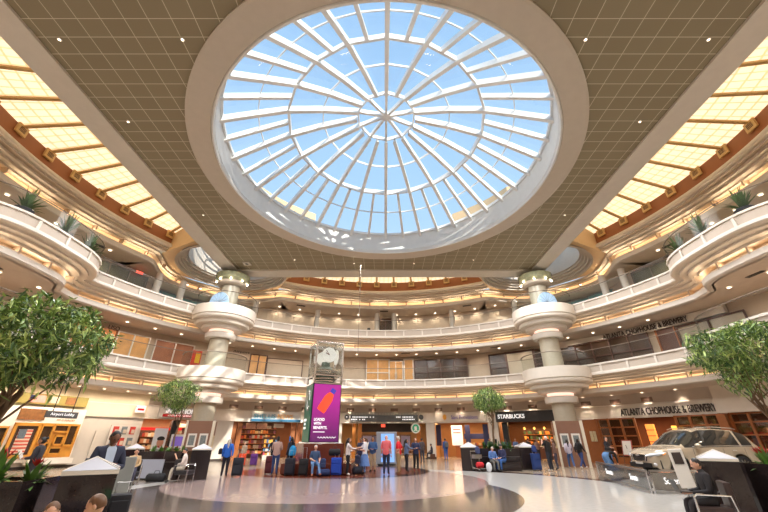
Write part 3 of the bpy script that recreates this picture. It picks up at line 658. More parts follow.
# left side of the middle gallery
front('doorway', -32, 6.7, 1.6, 2.5, 23.9, 2, 1, dwood, warmi, 'dark framed wooden double door left of the clock on the middle gallery', 'door')
front('notice_panel', -25.5, 6.8, 3.6, 2.2, 23.93, 1, 1, dwood, tan_wall, 'large plain panel with thin dark frame on the middle gallery wall', 'panel', fw=.05)
front('lounge_window', -66, 6.7, 3.6, 2.5, 23.9, 3, 1, wood, mat('orange_interior', srgb(196, 116, 64), .5, noise=.4, nscale=1, emit=(1, .45, .15), es=.15), 'lounge front glowing orange on the left of the middle gallery')
o = front('lounge_window', -58.5, 6.7, 2.4, 2.5, 23.9, 2, 1, white, warmi, 'white framed lounge doorway on the left of the middle gallery')
front('lounge_window', -50.5, 6.7, 3.2, 2.5, 23.9, 2, 1, white, mat('rust_interior', srgb(150, 96, 66), .5, noise=.5, nscale=1), 'rust brown shop window left of the column on the middle gallery')
o = empty('poster', pol(-45.8, 23.7, 7.2), R_(45.8), 'bright red and yellow poster beside the left column on the middle gallery', 'poster')
b = MB(); b.box((0, 0, .8), (.8, .04, 1.7)); b.build('sheet', mat('poster_red', srgb(206, 60, 30), .5, noise=.5, nscale=3), o); b = MB(); b.box((.1, -.03, 1.0), (.4, .02, .9), rz=0); b.build('yellow_shape', mat('poster_yellow', srgb(236, 190, 40), .5), o)
t = text_obj('sign_lettering', 'USO', .8, .3, mat('letter_dark', srgb(52, 40, 36), .4), ring=(-62.5, 23.7, 9.35)); tag(t, 'three dark capital letters on the wall above the left lounge', 'sign')
t = text_obj('sign_lettering', 'Airport', 1.6, .26, MATS['letter_dark'], ring=(-36.2, 23.9, 9.3)); tag(t, 'small dark lettering on the middle gallery wall right of the left column', 'sign')
# top gallery
for th, w in ((-78, 5), (-65.2, 4.6), (67.5, 4.6), (79.5, 4.6)):
    front('gallery_window', th, 11.6, w, 2.5, 23.8, 3, 1, mat('bronze_frame', srgb(110, 96, 70), .4), olive, 'olive tinted glass front %s the planted balcony on the %s of the top gallery' % ('behind' if abs(th) > 75 else 'beyond', 'left' if th < 0 else 'right'))
teal = mat('teal_glass', srgb(110, 158, 162), .12, noise=.5, nscale=1)
for s, side in ((-1, 'left'), (1, 'right')):
    for k, th in enumerate((38.5, 46.3, 54)):
        front('gallery_window', th*s, 11.6, 3.4, 2.6, r_wall3(th)-.2, 2, 1, mat('teal_frame', srgb(120, 140, 140), .4), teal, 'teal glass front behind the %s column, %s pane group' % (side, ('inner', 'middle', 'outer')[k]))
front('gallery_door', .45, 11.6, 1.5, 2.5, 23.9, 2, 1, dwood, shopm, 'dark double door between two white posts on the top gallery', 'door')
b = MB(); b.box((0, 0, 0), (.35, .1, .3)); o = b.build('wall_speaker', black, loc=pol(-4.2, 23.9, 12.9)); tag(o, 'small black box on the wall left of the top gallery door', 'speaker')
for s in (-1, 1):
    b = MB(); b.box((0, 0, 0), (.55, .05, .2)); o = b.build('exit_sign', mat('exit_red', srgb(220, 40, 30), .5, emit=(1, .1, .05), es=1.2, noise=0), loc=pol(-62, 23.3, 14.1) if s < 0 else pol(62, 23.3, 14.1), rz=-R_(62*s))
    if s < 0: tag(o, 'small glowing red exit sign on the left of the top gallery', 'sign')
    else: bpy.data.objects.remove(o)
# agave pots on the planted balconies
leafd = mat('agave_green', srgb(86, 112, 62), .45, noise=.3, nscale=8); potm = mat('dark_pot', srgb(52, 54, 62), .3)
rnd = random.Random(4)
for s, side in ((-1, 'left'), (1, 'right')):
    for k, (yy_, wd) in enumerate(((14.9, 'nearest'), (17.3, 'middle'), (19.6, 'farthest'))):
        xx = 25-7.5*(1-(abs(yy_-16.9)/5)**3)**(1/3)+.95
        o = empty('potted_agave', (xx*s, yy_, 11.62), 0, 'potted spiky plant on the %s planted balcony, %s of three' % (side, wd), 'plant', 'potted spiky plants on the balconies')
        b = MB(); b.lathe([(.16, 0), (.3, .25), (.34, .36), (.32, .38), (.28, .34), (.01, .33)], 20); b.build('pot', potm, o, smooth=True)
        b = MB()
        for i in range(46):
            a = rnd.uniform(0, 2*PI); el = rnd.uniform(.25, 1.35); L = rnd.uniform(.7, 1.1); d = Vector((math.cos(a), math.sin(a), 0)); n_ = Vector((-d.y, d.x, 0)); pr_ = []
            for q in range(5):
                t = q/4; p = d*(L*t*math.cos(el)*.75)+Vector((0, 0, .38+L*(t*math.sin(el)-.18*t*t*math.cos(el)))); w = .065*(1-t)**.6+.004; pr_ += [p-n_*w, p+n_*w]
            b.add(pr_, [(2*q, 2*q+1, 2*q+3, 2*q+2) for q in range(4)])
        b.build('leaves', leafd, o); o.scale = (1.3, 1.3, 1.45)
# ---------- ground floor shop fronts ----------
def loc_on(th, r, z=0): return pol(th, r, z), -R_(th)
def posts(name, ths, r, w, d, z1, m, label, cat, grp=None):
    for th in ths:
        b = MB(); b.box((0, 0, z1/2), (w, d, z1)); p, rz = loc_on(th, r); o = b.build(name, m, loc=p, rz=rz); tag(o, label+(', %s from the left' % ordn(list(ths).index(th)) if len(ths) > 1 else ''), cat, grp)
def sign_board(th0, th1, r, z0, z1, m, label, name='sign_board'):
    b = MB(); arcwall(b, th0, th1, r, z0, z1, mi=0, thick=.12); o = b.build(name, m); return tag(o, label, 'sign')
# media shop (left)
sb = sign_board(-50.2, -43.4, 23.72, 3.2, 4.0, mat('pale_grey_board', srgb(204, 202, 200), .4), 'pale grey fascia board over the media shop')
t = text_obj('lettering', 'INMOTION', 2.3, .34, mat('letter_white', srgb(250, 250, 250), .3, emit=(1, 1, 1), es=.5, noise=0), ring=(-46.2, 23.7, 3.75)); t.parent = sb
b = MB(); arcwall(b, -49.4, -43.6, 23.6, 3.3, 3.5, thick=.1); o = b.build('red_strip', mat('strip_red', srgb(206, 34, 40), .4), sb)
t = text_obj('strip_lettering', 'ENTERTAINMENT', 1.9, .12, MATS['letter_white'], ring=(-46.2, 23.58, 3.4), depth=.02); t.parent = sb
b = MB(); arcwall(b, -52.2, -43.6, 26.0, 2.35, 2.55, thick=.08); o = b.build('shelf_header', MATS['strip_red']); tag(o, 'long red header strip over the media shop shelves', 'sign')
# shelves with goods, every item of its own
def goods(name, th0, th1, r, levels, n, cols, label, grp, cat='package', size=(.24, .2, .3), shelf=True, slabel=None):
    ms = [mat('goods_%d_%d_%d' % c, srgb(*c), .5, noise=.35, nscale=14) for c in cols]; pr = []
    for m in ms:
        b = MB(); b.rbox((0, 0, size[2]/2), size, .02); me = b.build(name, m); pr.append(me)
    used = [False]*len(pr)
    for lv, z in enumerate(levels):
        for i in range(n):
            th = th0+(th1-th0)*(i+.5)/n
            if rnd.random() < .12: continue
            q = rnd.randrange(len(pr)); o = pr[q] if not used[q] else dup(pr[q]); used[q] = True
            o.location = pol(th, r, z+.005); o.rotation_euler = (0, 0, -R_(th)); s = rnd.uniform(.75, 1.1); o.scale = (rnd.uniform(.8, 1.15), 1, s); tag(o, label+((', %s shelf up' % ordn(lv)) if len(levels) > 1 else '')+', %s from left' % ordn(i), cat, grp)
    for q, u in enumerate(used):
        if not u: bpy.data.objects.remove(pr[q])
    if shelf:
        o = empty('display_shelf', pol((th0+th1)/2, r, 0), 0, slabel, 'shelf')
        cx = pol((th0+th1)/2, r, 0)
        for z in levels:
            b = MB(); arcwall(b, th0-.2, th1+.2, r-.16, z-.04, z, thick=.4); q = b.build('shelf_board', wood, o); q.matrix_parent_inverse = Matrix.Translation(-cx)
        b = MB(); arcwall(b, th0-.2, th1+.2, r+.24, 0, max(levels)+.5, thick=.05); q = b.build('back_board', dwood, o); q.matrix_parent_inverse = Matrix.Translation(-cx)
warmc = [(232, 196, 150), (206, 150, 110), (90, 60, 50), (240, 226, 204), (170, 60, 44)]
goods('boxed_item', -51.6, -46.2, 26.2, (.5, .95, 1.4, 1.85), 11, warmc, 'boxed item on media shop wall shelves', 'boxed items on the media shop shelves', slabel='wall shelves full of boxed items in the media shop')
goods('boxed_item', -45.4, -42.4, 26.2, (.6, 1.1, 1.6, 2.1, 2.6), 6, warmc, 'small boxed item on right media rack', 'boxed items on the right media shop rack', slabel='tall rack of boxed items at the right of the media shop')
posts('shop_post', (-46.0,), 24.6, .5, .3, 3.1, black, 'black post dividing the media shop shelves', 'post')
# portrait boards standing before the media shop
for i, (th, r, w, h, z, lab, col) in enumerate(((-50.9, 21.5, .9, 1.7, .7, 'tall white poster board with a dark haired portrait before the media shop', (205, 206, 210)), (-47.3, 21.3, 1.25, .95, 1.05, 'wide white framed screen with purple picture before the media shop', (224, 226, 230)))):
    p, rz = loc_on(th, r); o = empty('poster_board', p, rz, lab, 'poster board')
    b = MB(); b.box((0, 0, z+h/2), (w, .08, h)); b.build('board', mat('board_%d' % i, srgb(*col), .4), o)
    b = MB(); b.tube([(0, .02, 0), (0, .02, z)], .04, 8); b.box((0, 0, .02), (.5, .4, .04)); b.build('stand', steel, o)
    b = MB()
    if i == 0:
        b.sphere((.08, -.05, z+.75), (.24, .03, .3), 14, 8); q = b.build('portrait_face', mat('portrait_skin', srgb(196, 140, 112), .5), o)
        b = MB(); b.sphere((.08, -.05, z+1.0), (.27, .035, .16), 14, 8); b.build('portrait_hair', black, o)
    else: b.box((0, -.05, z+h/2), (w-.24, .02, h-.3)); b.build('screen', mat('screen_purple', srgb(90, 70, 130), .3, emit=(.2, .12, .45), es=.5, noise=.6, nscale=3), o)
# news shop
sb = sign_board(-31.5, -20.4, 23.72, 3.36, 4.02, mat('board_grey2', srgb(208, 206, 202), .4), 'light grey fascia board with teal and orange lettering over the news shop')
t = text_obj('lettering', 'SHELLIS', 2.0, .36, mat('letter_teal', srgb(40, 150, 176), .4), ring=(-28.6, 23.7, 3.62)); t.parent = sb
t = text_obj('lettering', 'NEWS', 1.45, .36, mat('letter_orange', srgb(240, 170, 50), .4), ring=(-23.9, 23.7, 3.62)); t.parent = sb
b = MB(); arcwall(b, -31.6, -20.3, 23.45, 3.16, 3.36, thick=.5); b.build('blue_ledge', mat('ledge_blue', srgb(40, 110, 150), .4), sb)
newsc = [(160, 56, 40), (176, 100, 44), (190, 160, 110), (96, 54, 40), (150, 136, 124), (110, 60, 80)]
goods('snack_packet', -32.0, -24.0, 28.3, (.4, .85, 1.3, 1.75, 2.2, 2.65), 15, newsc, 'coloured packet on news shop back shelves', 'packets on the news shop back shelves', slabel='long back wall shelves with packets in the news shop')
goods('magazine', -27.4, -24.6, 24.9, (.3, .65, 1.0, 1.35), 6, [(220, 90, 120), (230, 220, 210), (90, 130, 170), (240, 170, 60)], 'magazine on the news shop entrance rack', 'magazines on the entrance rack', 'magazine', size=(.2, .05, .28), slabel='low wooden magazine rack at the news shop entrance')
posts('wood_pillar', (-34.6, -33.4, -21.6, -20.3, -19.2), 24.35, .42, .3, 3.12, wood, 'warm wooden pillar framing the news shop entrance', 'pillar', 'wooden pillars of the news shop')
for th in (-30.6, -28.2):
    b = MB(); b.rbox((0, 0, 0), (.9, .1, .5), .02); p, rz = loc_on(th, 25.2, 2.8); o = b.build('hanging_poster', mat('poster_pink', srgb(226, 170, 150), .5, noise=.5, nscale=4), loc=p, rz=rz); tag(o, 'pinkish poster hanging high inside the news shop, the %s one' % ('left' if th < -30 else 'right'), 'poster', 'posters high in the news shop')
b = MB(); b.rbox((0, 0, 0), (1.0, .1, .36), .12); p, rz = loc_on(-24.6, 25.0, 2.85); o = b.build('hanging_sign', white, loc=p, rz=rz); tag(o, 'rounded white sign hanging inside the news shop', 'sign')
b = MB(); arcwall(b, -27.6, -24.4, 24.3, 0, .36, thick=.4); o = b.build('low_barrier', white); tag(o, 'low white barrier before the magazine rack', 'barrier')
b = MB(); arcwall(b, -20.4, -18.4, 22.9, 0, 1.45, thick=.4); o = b.build('newspaper_stand', mat('pale_stand', srgb(200, 190, 180), .4, noise=.3, nscale=5)); tag(o, 'pale upright stand beside the wooden pillars left of the clock tower', 'stand')
# centre passage
dg = mat('sign_dark_grey', srgb(84, 84, 84), .45)
sb = sign_board(-8.3, 8.4, 23.6, 3.26, 3.86, dg, 'long dark grey direction sign over the central passage')
for (th, w, z) in ((-5.6, 3.0, 3.68), (-6.4, 1.6, 3.46), (5.6, 2.0, 3.68), (6.4, 1.4, 3.46)):
    b = MB(); n = int(w/.16)
    for i in range(n):
        if rnd.random() < .2: continue
        a = th+math.degrees((i*.16-w/2)/23.6); p, rz = loc_on(a, 23.57, z); b.box(p, (.11, .02, .1), rz)
    tt = b.build('small_lettering', MATS['letter_white'], sb); tt['kind'] = 'stuff'
b = MB()
for i in range(44):
    a = -8.2+i*.38; p, rz = loc_on(a, 23.6, 3.98); b.box(p, (.06, .1, .22), rz)
arcwall(b, -8.4, 8.5, 23.6, 4.06, 4.1, thick=.1); o = b.build('grille', mat('grille_grey', srgb(150, 158, 156), .4), sb)
for th, nm in ((-9.2, 'left'), (9.2, 'right')):
    p, rz = loc_on(th, 23.62, 3.66); b = MB(); b.lathe([(.001, 0), (.24, 0), (.24, .05), (.001, .05)], 20, M=Matrix.Rotation(R_(90), 4, 'X')); o = b.build('round_badge', dg, loc=p, rz=rz); tag(o, 'small round dark badge at the %s end of the direction sign' % nm, 'sign')
b = MB(); arcwall(b, -5.6, 6.6, 25.6, 2.35, 3.3, thick=.2); o = b.build('hanging_header', mat('header_dark', srgb(46, 36, 32), .4)); tag(o, 'dark header hanging inside the central passage', 'header')
p, rz = loc_on(-.2, 25.45, 2.95); b = MB(); b.box((0, 0, 0), (.42, .05, .26)); o = b.build('exit_sign', MATS['exit_red'], loc=p, rz=rz); tag(o, 'small red lit sign on the dark header of the central passage', 'sign')
posts('wood_pillar', (-7.2, -5.8, ), 24.6, .35, .3, 3.2, mat('gold_pillar', srgb(190, 116, 40), .4), 'golden brown pillar at the left of the central passage', 'pillar', 'golden pillars of the central passage')
posts('wood_pillar', (8.2, ), 25.4, .4, .3, 3.2, MATS['gold_pillar'], 'golden brown pillar at the right of the central passage', 'pillar')
b = MB(); b.lathe([(.001, 0), (.46, 0), (.46, .1), (.001, .1)], 28, M=Matrix.Rotation(R_(90), 4, 'X')); p, rz = loc_on(7.8, 23.3, 2.65)
o = b.build('round_sign', mat('disc_green', srgb(20, 112, 76), .4, emit=(.02, .4, .2), es=.3), loc=p, rz=rz); tag(o, 'round green hanging sign with a white emblem at the passage corner', 'sign')
b = MB(); b.lathe([(.34, -.0), (.46, -.0), (.46, .03), (.34, .03)], 28, M=Matrix.Translation((0, -.12, 0)) @ Matrix.Rotation(R_(90), 4, 'X')); b.build('white_ring', white, o)
b = MB(); b.prism([(-.14, .02), (-.1, .2), (-.05, .1), (0, .24), (.05, .1), (.1, .2), (.14, .02), (.1, -.14), (.2, -.2), (.08, -.26), (0, -.2), (-.08, -.26), (-.2, -.2), (-.1, -.14)], -.14, -.11); b.build('white_emblem', white, o)
b = MB(); b.tube([(0, .0, .46), (0, .0, .7)], .02, 6); b.build('hanger', steel, o)
for i, (th, r) in enumerate(((-3.6, 33), (-1.6, 34), (1.6, 34.5), (4.6, 33))):
    p, rz = loc_on(th, r, 0); b = MB(); b.box((0, 0, 1.2), (1.4, .1, 2.0)); o = b.build('passage_door', dwood, loc=p, rz=rz); tag(o, 'dark doorway far back in the central passage, %s from the left' % ordn(i), 'door', 'doorways far back in the passage'); b = MB(); b.box((0, -.07, 1.5), (1.1, .03, 1.1)); b.build('pane', mat('blue_pane', srgb(110, 110, 150), .3), o)
# blue advertising totem
p, rz = loc_on(.8, 13.2); o = empty('advertising_totem', p, rz, 'tall light blue lit advertising panel behind the pink and red shirts', 'advertising panel')
b = MB(); b.rbox((0, 0, 1.12), (1.5, .3, 2.05), .04); b.build('casing', mat('totem_grey', srgb(150, 152, 160), .3), o); b = MB(); b.box((0.08, -.16, 1.12), (.95, .02, 1.8)); q = b.build('screen', mat('totem_blue', srgb(96, 140, 200), .3, emit=(.25, .45, .9), es=.7, noise=.5, nscale=1.6), o)
b = MB(); b.sphere((.1, -.175, 1.3), (.28, .012, .36), 14, 8); b.build('white_shape', white, q); b = MB(); b.box((0, 0, .05), (1.3, .4, .1)); b.build('base', black, o)
# food shop
sb = sign_board(12.6, 24.6, 23.74, 3.22, 4.0, cream, 'cream fascia with purple lettering and a small yellow emblem over the food shop')
t = text_obj('lettering', 'Savi Provisions', 2.6, .34, mat('letter_purple', srgb(96, 80, 170), .4), ring=(19.6, 23.7, 3.62)); t.parent = sb
b = MB(); b.sphere((0, 0, 0), (.2, .04, .26), 10, 6); q = b.build('emblem', MATS['letter_orange'], sb, loc=tuple(pol(14.9, 23.7, 3.64)))
def stand(name, th, r, w, h, z, d, m, label, cat, sub=None):
    p, rz = loc_on(th, r, 0); b = MB(); b.rbox((0, 0, z+h/2), (w, d, h), .02); o = b.build(name, m, loc=p, rz=rz); tag(o, label, cat); return o
lit_w = mat('menu_white', srgb(236, 220, 224), .4, emit=(1, .85, .88), es=.2, noise=.15)
o = stand('menu_board', 16.6, 27.4, 1.15, 1.9, 1.1, .08, lit_w, 'tall bright pinkish menu board inside the food shop', 'menu board')
for z in (2.3, 2.6): b = MB(); b.box((0, -.05, z), (.8, .02, .09)); b.build('text_line', MATS['strip_red'], o)
navy = mat('navy_panel', srgb(40, 44, 84), .4)
for i, th in enumerate((12.9, 19.2, 23.9)): stand('navy_panel', th, (25.2, 26.5, 24.5)[i], .5, 1.9, 1.1, .1, navy, ('navy wall panel at the left edge of the food shop', 'navy hanging panel in the middle of the food shop', 'navy upright at the right edge of the food shop')[i], 'panel')
stand('navy_panel', 20.8, 27.5, 2.6, .5, 1.7, .1, navy, 'wide navy panel over the food shop counter', 'panel')
o = stand('serving_counter', 20, 26.6, 3.4, 1.05, 0, .7, wood, 'wooden serving counter inside the food shop', 'counter'); b = MB(); b.box((0, 0, 1.08), (3.5, .8, .05)); b.build('worktop', black, o)
goods('food_item', 18.5, 21.8, 26.5, (1.11,), 8, newsc, 'small food item on the food shop counter', 'food items on the serving counter', 'food', (.22, .2, .24), shelf=False)
o = stand('wall_phone', 25.9, 23.9, .38, .34, 1.35, .1, black, 'small black square sign on the white pillar left of the coffee shop', 'sign')
# coffee shop
sb = sign_board(26.9, 40.5, 23.6, 3.1, 4.0, mat('awning_black', srgb(38, 34, 34), .5), 'black fascia board with white capital lettering over the coffee shop')
t = text_obj('lettering', 'STARBUCKS', 2.45, .36, MATS['letter_white'], ring=(30.4, 23.57, 3.58), bold=.02); t.parent = sb
posts('shop_post', (28.4,), 24.4, .5, .5, 3.1, black, 'black post at the left edge of the coffee shop', 'post')
coffc = [(96, 54, 30), (200, 120, 50), (50, 34, 26), (226, 170, 90), (60, 90, 60)]
goods('coffee_item', 30.6, 36.0, 28.0, (1.2, 1.65, 2.1), 14, coffc, 'bag or cup on coffee shop back shelves', 'items on the coffee shop back shelves', 'package', slabel='back wall shelves of the coffee shop')
o = stand('serving_counter', 33.5, 26.8, 5.2, 1.05, 0, .7, dwood, 'long dark counter inside the coffee shop', 'counter'); b = MB(); b.box((0, 0, 1.08), (5.3, .8, .05)); b.build('worktop', cream_lt, o)
goods('display_cup', 31, 36.6, 26.7, (1.11,), 16, coffc, 'small cup or jar on the coffee shop counter', 'cups on the coffee shop counter', 'cup', (.14, .14, .24), shelf=False)
for th in (31.5, 33.5, 35.5): 
    p, rz = loc_on(th, 26.4, 2.55); o = empty('pendant_lamp', p, rz, 'small glowing amber pendant lamp over the coffee shop counter, the %s one' % {31.5: 'left', 33.5: 'middle', 35.5: 'right'}[th], 'lamp', 'pendant lamps of the coffee shop')
    b = MB(); b.lathe([(.05, .18), (.14, 0), (.12, 0), (.04, .16)], 14); b.build('lamp_shade', amber, o); b = MB(); b.sphere((0, 0, .03), .06, 8, 6); b.build('bulb', mat('amber_bulb', (1, .7, .3), emit=(1, .55, .18), es=9, noise=0), o)
    b = MB(); b.tube([(0, 0, .17), (0, 0, .85)], .01, 5); b.build('cord', black, o)
# restaurant front: timber lattice with panes
def lattice(th0, th1, r, cols, zs, label, name='timber_window', door=False):
    p, rz = loc_on((th0+th1)/2, r); w = 2*r*math.sin(R_(th1-th0)/2); o = empty(name, p, rz, label, 'restaurant window')
    for i in range(cols+1): b = MB(); b.box((-w/2+w*i/cols, 0, 1.58), (.14, .16, 3.16)); b.build('upright', wood, o)
    for z in zs: b = MB(); b.box((0, -.01, z), (w, .12, .09)); b.build('crossbar', wood, o)
    b = MB(); b.box((0, .05, 1.6), (w, .02, 3.1)); b.build('glass_pane', dglass, o)
    b = MB(); b.box((0, 0, .22), (w, .12, .44)); b.build('kick_panel', wood, o); return o
lattice(47.2, 54.0, 23.85, 3, (.6, 1.2, 1.9, 2.5, 3.1), 'timber framed window grid left of the restaurant entrance')
stand('timber_wall', 46.2, 23.95, 1.3, 3.16, 0, .14, wood, 'plain warm timber wall panel beside the right column booth', 'wall panel')
for dx, th in ((0, 45.9), (0, 46.5)):
    stand('wall_photo', th, 23.8, .22, .75, 1.5, .04, MATS['side_photo'], 'narrow cream framed picture on the timber panel, the %s one' % ('left' if th < 46 else 'right'), 'picture')
lattice(60.6, 67.0, 23.85, 3, (.6, 1.9, 2.5, 3.1), 'timber framed window grid right of the restaurant entrance behind the car')
lattice(68.2, 78.0, 23.85, 4, (.6, 1.9, 2.6, 3.1), 'timber framed window grid at the far right behind the car')
posts('timber_post', (67.6,), 23.55, .5, .3, 3.1, wood, 'broad timber post between the two right window grids', 'post')
lt = mat('orange_lantern', srgb(230, 130, 50), .4, emit=(1, .30, .06), es=1.0, noise=.4, nscale=6)
o = stand('lit_cabinet', 54.9, 25.4, .55, 1.6, 1.1, .3, lt, 'glowing orange bottle cabinet inside the restaurant entrance', 'cabinet')
for z in (1.5, 1.9, 2.3): b = MB(); b.box((0, -.16, z), (.55, .04, .05)); b.build('shelf', dwood, o)
o = stand('lit_picture', 57.6, 27.0, .8, 1.3, 1.3, .06, mat('gold_picture', srgb(226, 170, 60), .4, emit=(1, .6, .15), es=.5, noise=.5), 'glowing golden picture deep in the restaurant', 'picture')
o = stand('host_counter', 58, 24.8, 3.0, 1.1, 0, .5, dwood, 'dark host counter at the restaurant entrance', 'counter'); b = MB(); b.box((0, 0, 1.13), (3.1, .6, .05)); b.build('worktop', wood, o)
for i, th in enumerate((53, 56, 59, 63, 66, 70, 73)): 
    p, rz = loc_on(th, 24.8, 3.2); b = MB(); b.box((0, 0, 0), (.9, .3, .05)); o = b.build('ceiling_light', lens, loc=p, rz=rz); tag(o, 'short white ceiling light just inside the restaurant front, %s from the left' % ordn(i), 'ceiling light', 'ceiling lights of the restaurant')
hedge = mat('hedge_leaf', srgb(110, 150, 50), .5, noise=.4, nscale=9)
def hedge_mesh(name, w, d, h, n, m, parent=None, sz=.1, rs=3):
    r = random.Random(rs); b = MB()
    for i in range(n):
        p = Vector((r.uniform(-w/2, w/2), r.uniform(-d/2, d/2), r.uniform(0, h))); a = r.uniform(0, 2*PI); el = r.uniform(-.2, 1.2)
        dd = Vector((math.cos(a)*math.cos(el), math.sin(a)*math.cos(el), math.sin(el))); s = dd.cross(Vector((0, 0, 1))).normalized()*sz*.28; L = sz*r.uniform(.7, 1.3)
        b.add([p, p+dd*L*.5+s, p+dd*L, p+dd*L*.5-s], [(0, 1, 2, 3)])
    return b.build(name, m, parent)
for k, (th, lab) in enumerate(((64, 'window box of green leaves behind the middle window grid'), (70.3, 'window box of green leaves behind the far right window grid'))):
    p, rz = loc_on(th, 24.3, 1.75); o = empty('window_box', p, rz, lab, 'plant'); b = MB(); b.box((0, 0, .08), (1.7, .25, .3)); b.build('box', dwood, o)
    q = hedge_mesh('foliage', 1.7, .3, .45, 500, hedge, o, .14); q.location = (0, 0, .2)
b = MB(); arcwall(b, 67.2, 90, 23.5, 3.16, 4.0, thick=.4); arcwall(b, 67.2, 90, 23.7, 4.0, 4.84, thick=.3); struct(b.build('trim_50', cream))
t = text_obj('sign_lettering', 'ATLANTA CHOPHOUSE & BREWERY', 6.2, .5, MATS['letter_dark'], ring=(59.6, 23.82, 3.55), depth=.07, bold=.01); tag(t, 'dark capital restaurant lettering on the ground floor fascia above the car', 'sign')
# easel menu before the restaurant
p, rz = loc_on(54.2, 20.8); o = empty('menu_easel', p, rz-.3, 'tilted white menu board on a red framed easel before the restaurant', 'menu board')
T = Matrix.Rotation(R_(-12), 4, 'X'); b = MB(); b.box((0, 0, 1.15), (.8, .03, 1.0), M=T); b.build('frame', mat('easel_red', srgb(150, 60, 44), .5), o); b = MB(); b.box((0, -.02, 1.15), (.66, .02, .86), M=T); b.build('sheet', white, o)
for x in (-.34, .34): b = MB(); b.tube([(x, 0, .0), (x, .1, .75)], .02, 6); b.build('leg', dwood, o)
b = MB(); b.tube([(0, .45, .0), (0, .15, 1.3)], .02, 6); b.build('leg', dwood, o)
# ---------- left display wall ----------
def LP(px): return -64.7+(px-46)*.1304
wb = empty('display_wall', pol(-65.6, 23.75, 0), R_(65.6), 'white exhibition wall with amber framed display cases on the far left', 'exhibition wall')
lx = lambda px: (px-46)*.0547+.2
b = MB(); b.box((-.3, 0, 1.95), (6.0, .14, 3.1)); b.build('panel', mat('exhibit_white', srgb(238, 232, 220), .5), wb)
def case(cx, cz, w, h, inner=None, name='display_case', fm=amber, im=None, fw=.1):
    b = MB()
    for s in (-1, 1): b.box((cx+s*(w/2), -.14, cz), (fw, .14, h+fw)); b.box((cx, -.14, cz+s*h/2), (w+fw, .14, fw))
    c = b.build(name, fm, wb); b = MB(); b.box((cx, -.1, cz), (w, .03, h)); q = b.build('backing', im or shopm, c); return c
cs = case(-1.0, 1.6, 1.5, 1.75, im=mat('case_dark', srgb(74, 56, 48), .4), fw=.18)
b = MB()
for i in range(7): b.box((-1.0, -.14, 1.0+i*.185), (.86, .02, .09))
fl = b.build('flag_stripes', mat('flag_red', srgb(206, 96, 76), .6), cs); b = MB(); b.box((-1.0, -.13, 1.55), (.86, .01, 1.3)); b.build('flag_white', mat('flag_cream', srgb(232, 214, 196), .6), cs); b = MB(); b.box((-1.18, -.155, 1.95), (.46, .01, .5)); b.build('flag_canton', mat('canton_blue', srgb(104, 116, 128), .6, noise=.5, nscale=12), cs)
for cx, cz, w, h in ((.3, 1.95, .75, 1.0), (1.25, 2.3, 1.0, .4), (2.1, 1.9, .65, 1.2), (1.35, 1.6, .6, .5), (.65, 1.2, .3, .9), (.15, .95, .6, .4), (1.35, 1.0, .8, .35)): case(cx, cz, w, h)
b = MB(); b.box((1.0, -.08, 1.6), (3.2, .06, 1.95)); b.build('amber_board', amber, wb)
case(-2.6, 1.8, .9, 1.0); case(-2.6, .9, .9, .45)
b = MB(); b.box((-1.0, -.1, 3.05), (1.7, .06, .62)); q = b.build('sepia_picture', mat('sepia', srgb(140, 92, 48), .5, noise=.6, nscale=5), wb)
b = MB(); b.box((1.2, -.2, .42), (3.0, .5, .3)); b.build('sloped_shelf', MATS['exhibit_white'], wb)
wb.scale = (.82, 1, 1); wb.location = pol(-67.3, 23.75, 0); wb.rotation_euler = (0, 0, R_(67.3))
for tx, z in (('AMERICA', 2.98), ('MY COUNTRY', 2.78)): text_obj('lettering', tx, .9 if tx[0] == 'A' else 1.3, .12, mat('letter_brown', srgb(190, 130, 80), .5), wb, (1.4, -.09, z), depth=.02)
b = MB(); b.box((0, 0, 0), (4.0, .3, .62)); o = b.build('olive_display', mat('olive_board', srgb(150, 136, 70), .5), loc=pol(-67.3, 23.7, 3.95), rz=R_(67.3)); tag(o, 'olive green display shelf with a flag and pictures above the exhibition wall', 'display')
b = MB(); b.box((-.95, -.17, 0), (.85, .03, .42)); b.build('flag_picture', mat('flagpic', srgb(230, 150, 140), .5, noise=.3), o); b = MB(); b.box((-1.2, -.19, .08), (.35, .02, .25)); b.build('flag_canton', navy, o)
b = MB(); b.box((-.05, -.17, 0), (.6, .03, .4)); b.build('paper_picture', mat('paperpic', srgb(206, 190, 170), .5), o); b = MB(); b.box((.95, -.17, 0), (.6, .03, .44)); b.build('brown_picture', MATS['sepia'], o)
o = empty('hanging_sign', pol(-68.2, 21.5, 3.0), R_(68.2), 'dark grey lobby sign hanging from two rods before the exhibition wall', 'sign')
b = MB(); b.box((0, 0, 0), (1.75, .1, .36)); b.build('board', dg, o); text_obj('lettering', 'Airport Lobby', 1.3, .2, MATS['letter_white'], o, (0, -.06, 0), depth=.02)
for x in (-.55, .5): b = MB(); b.tube([(x, 0, .18), (x+.0, 0, 1.9)], .025, 6); b.build('rod', black, o)
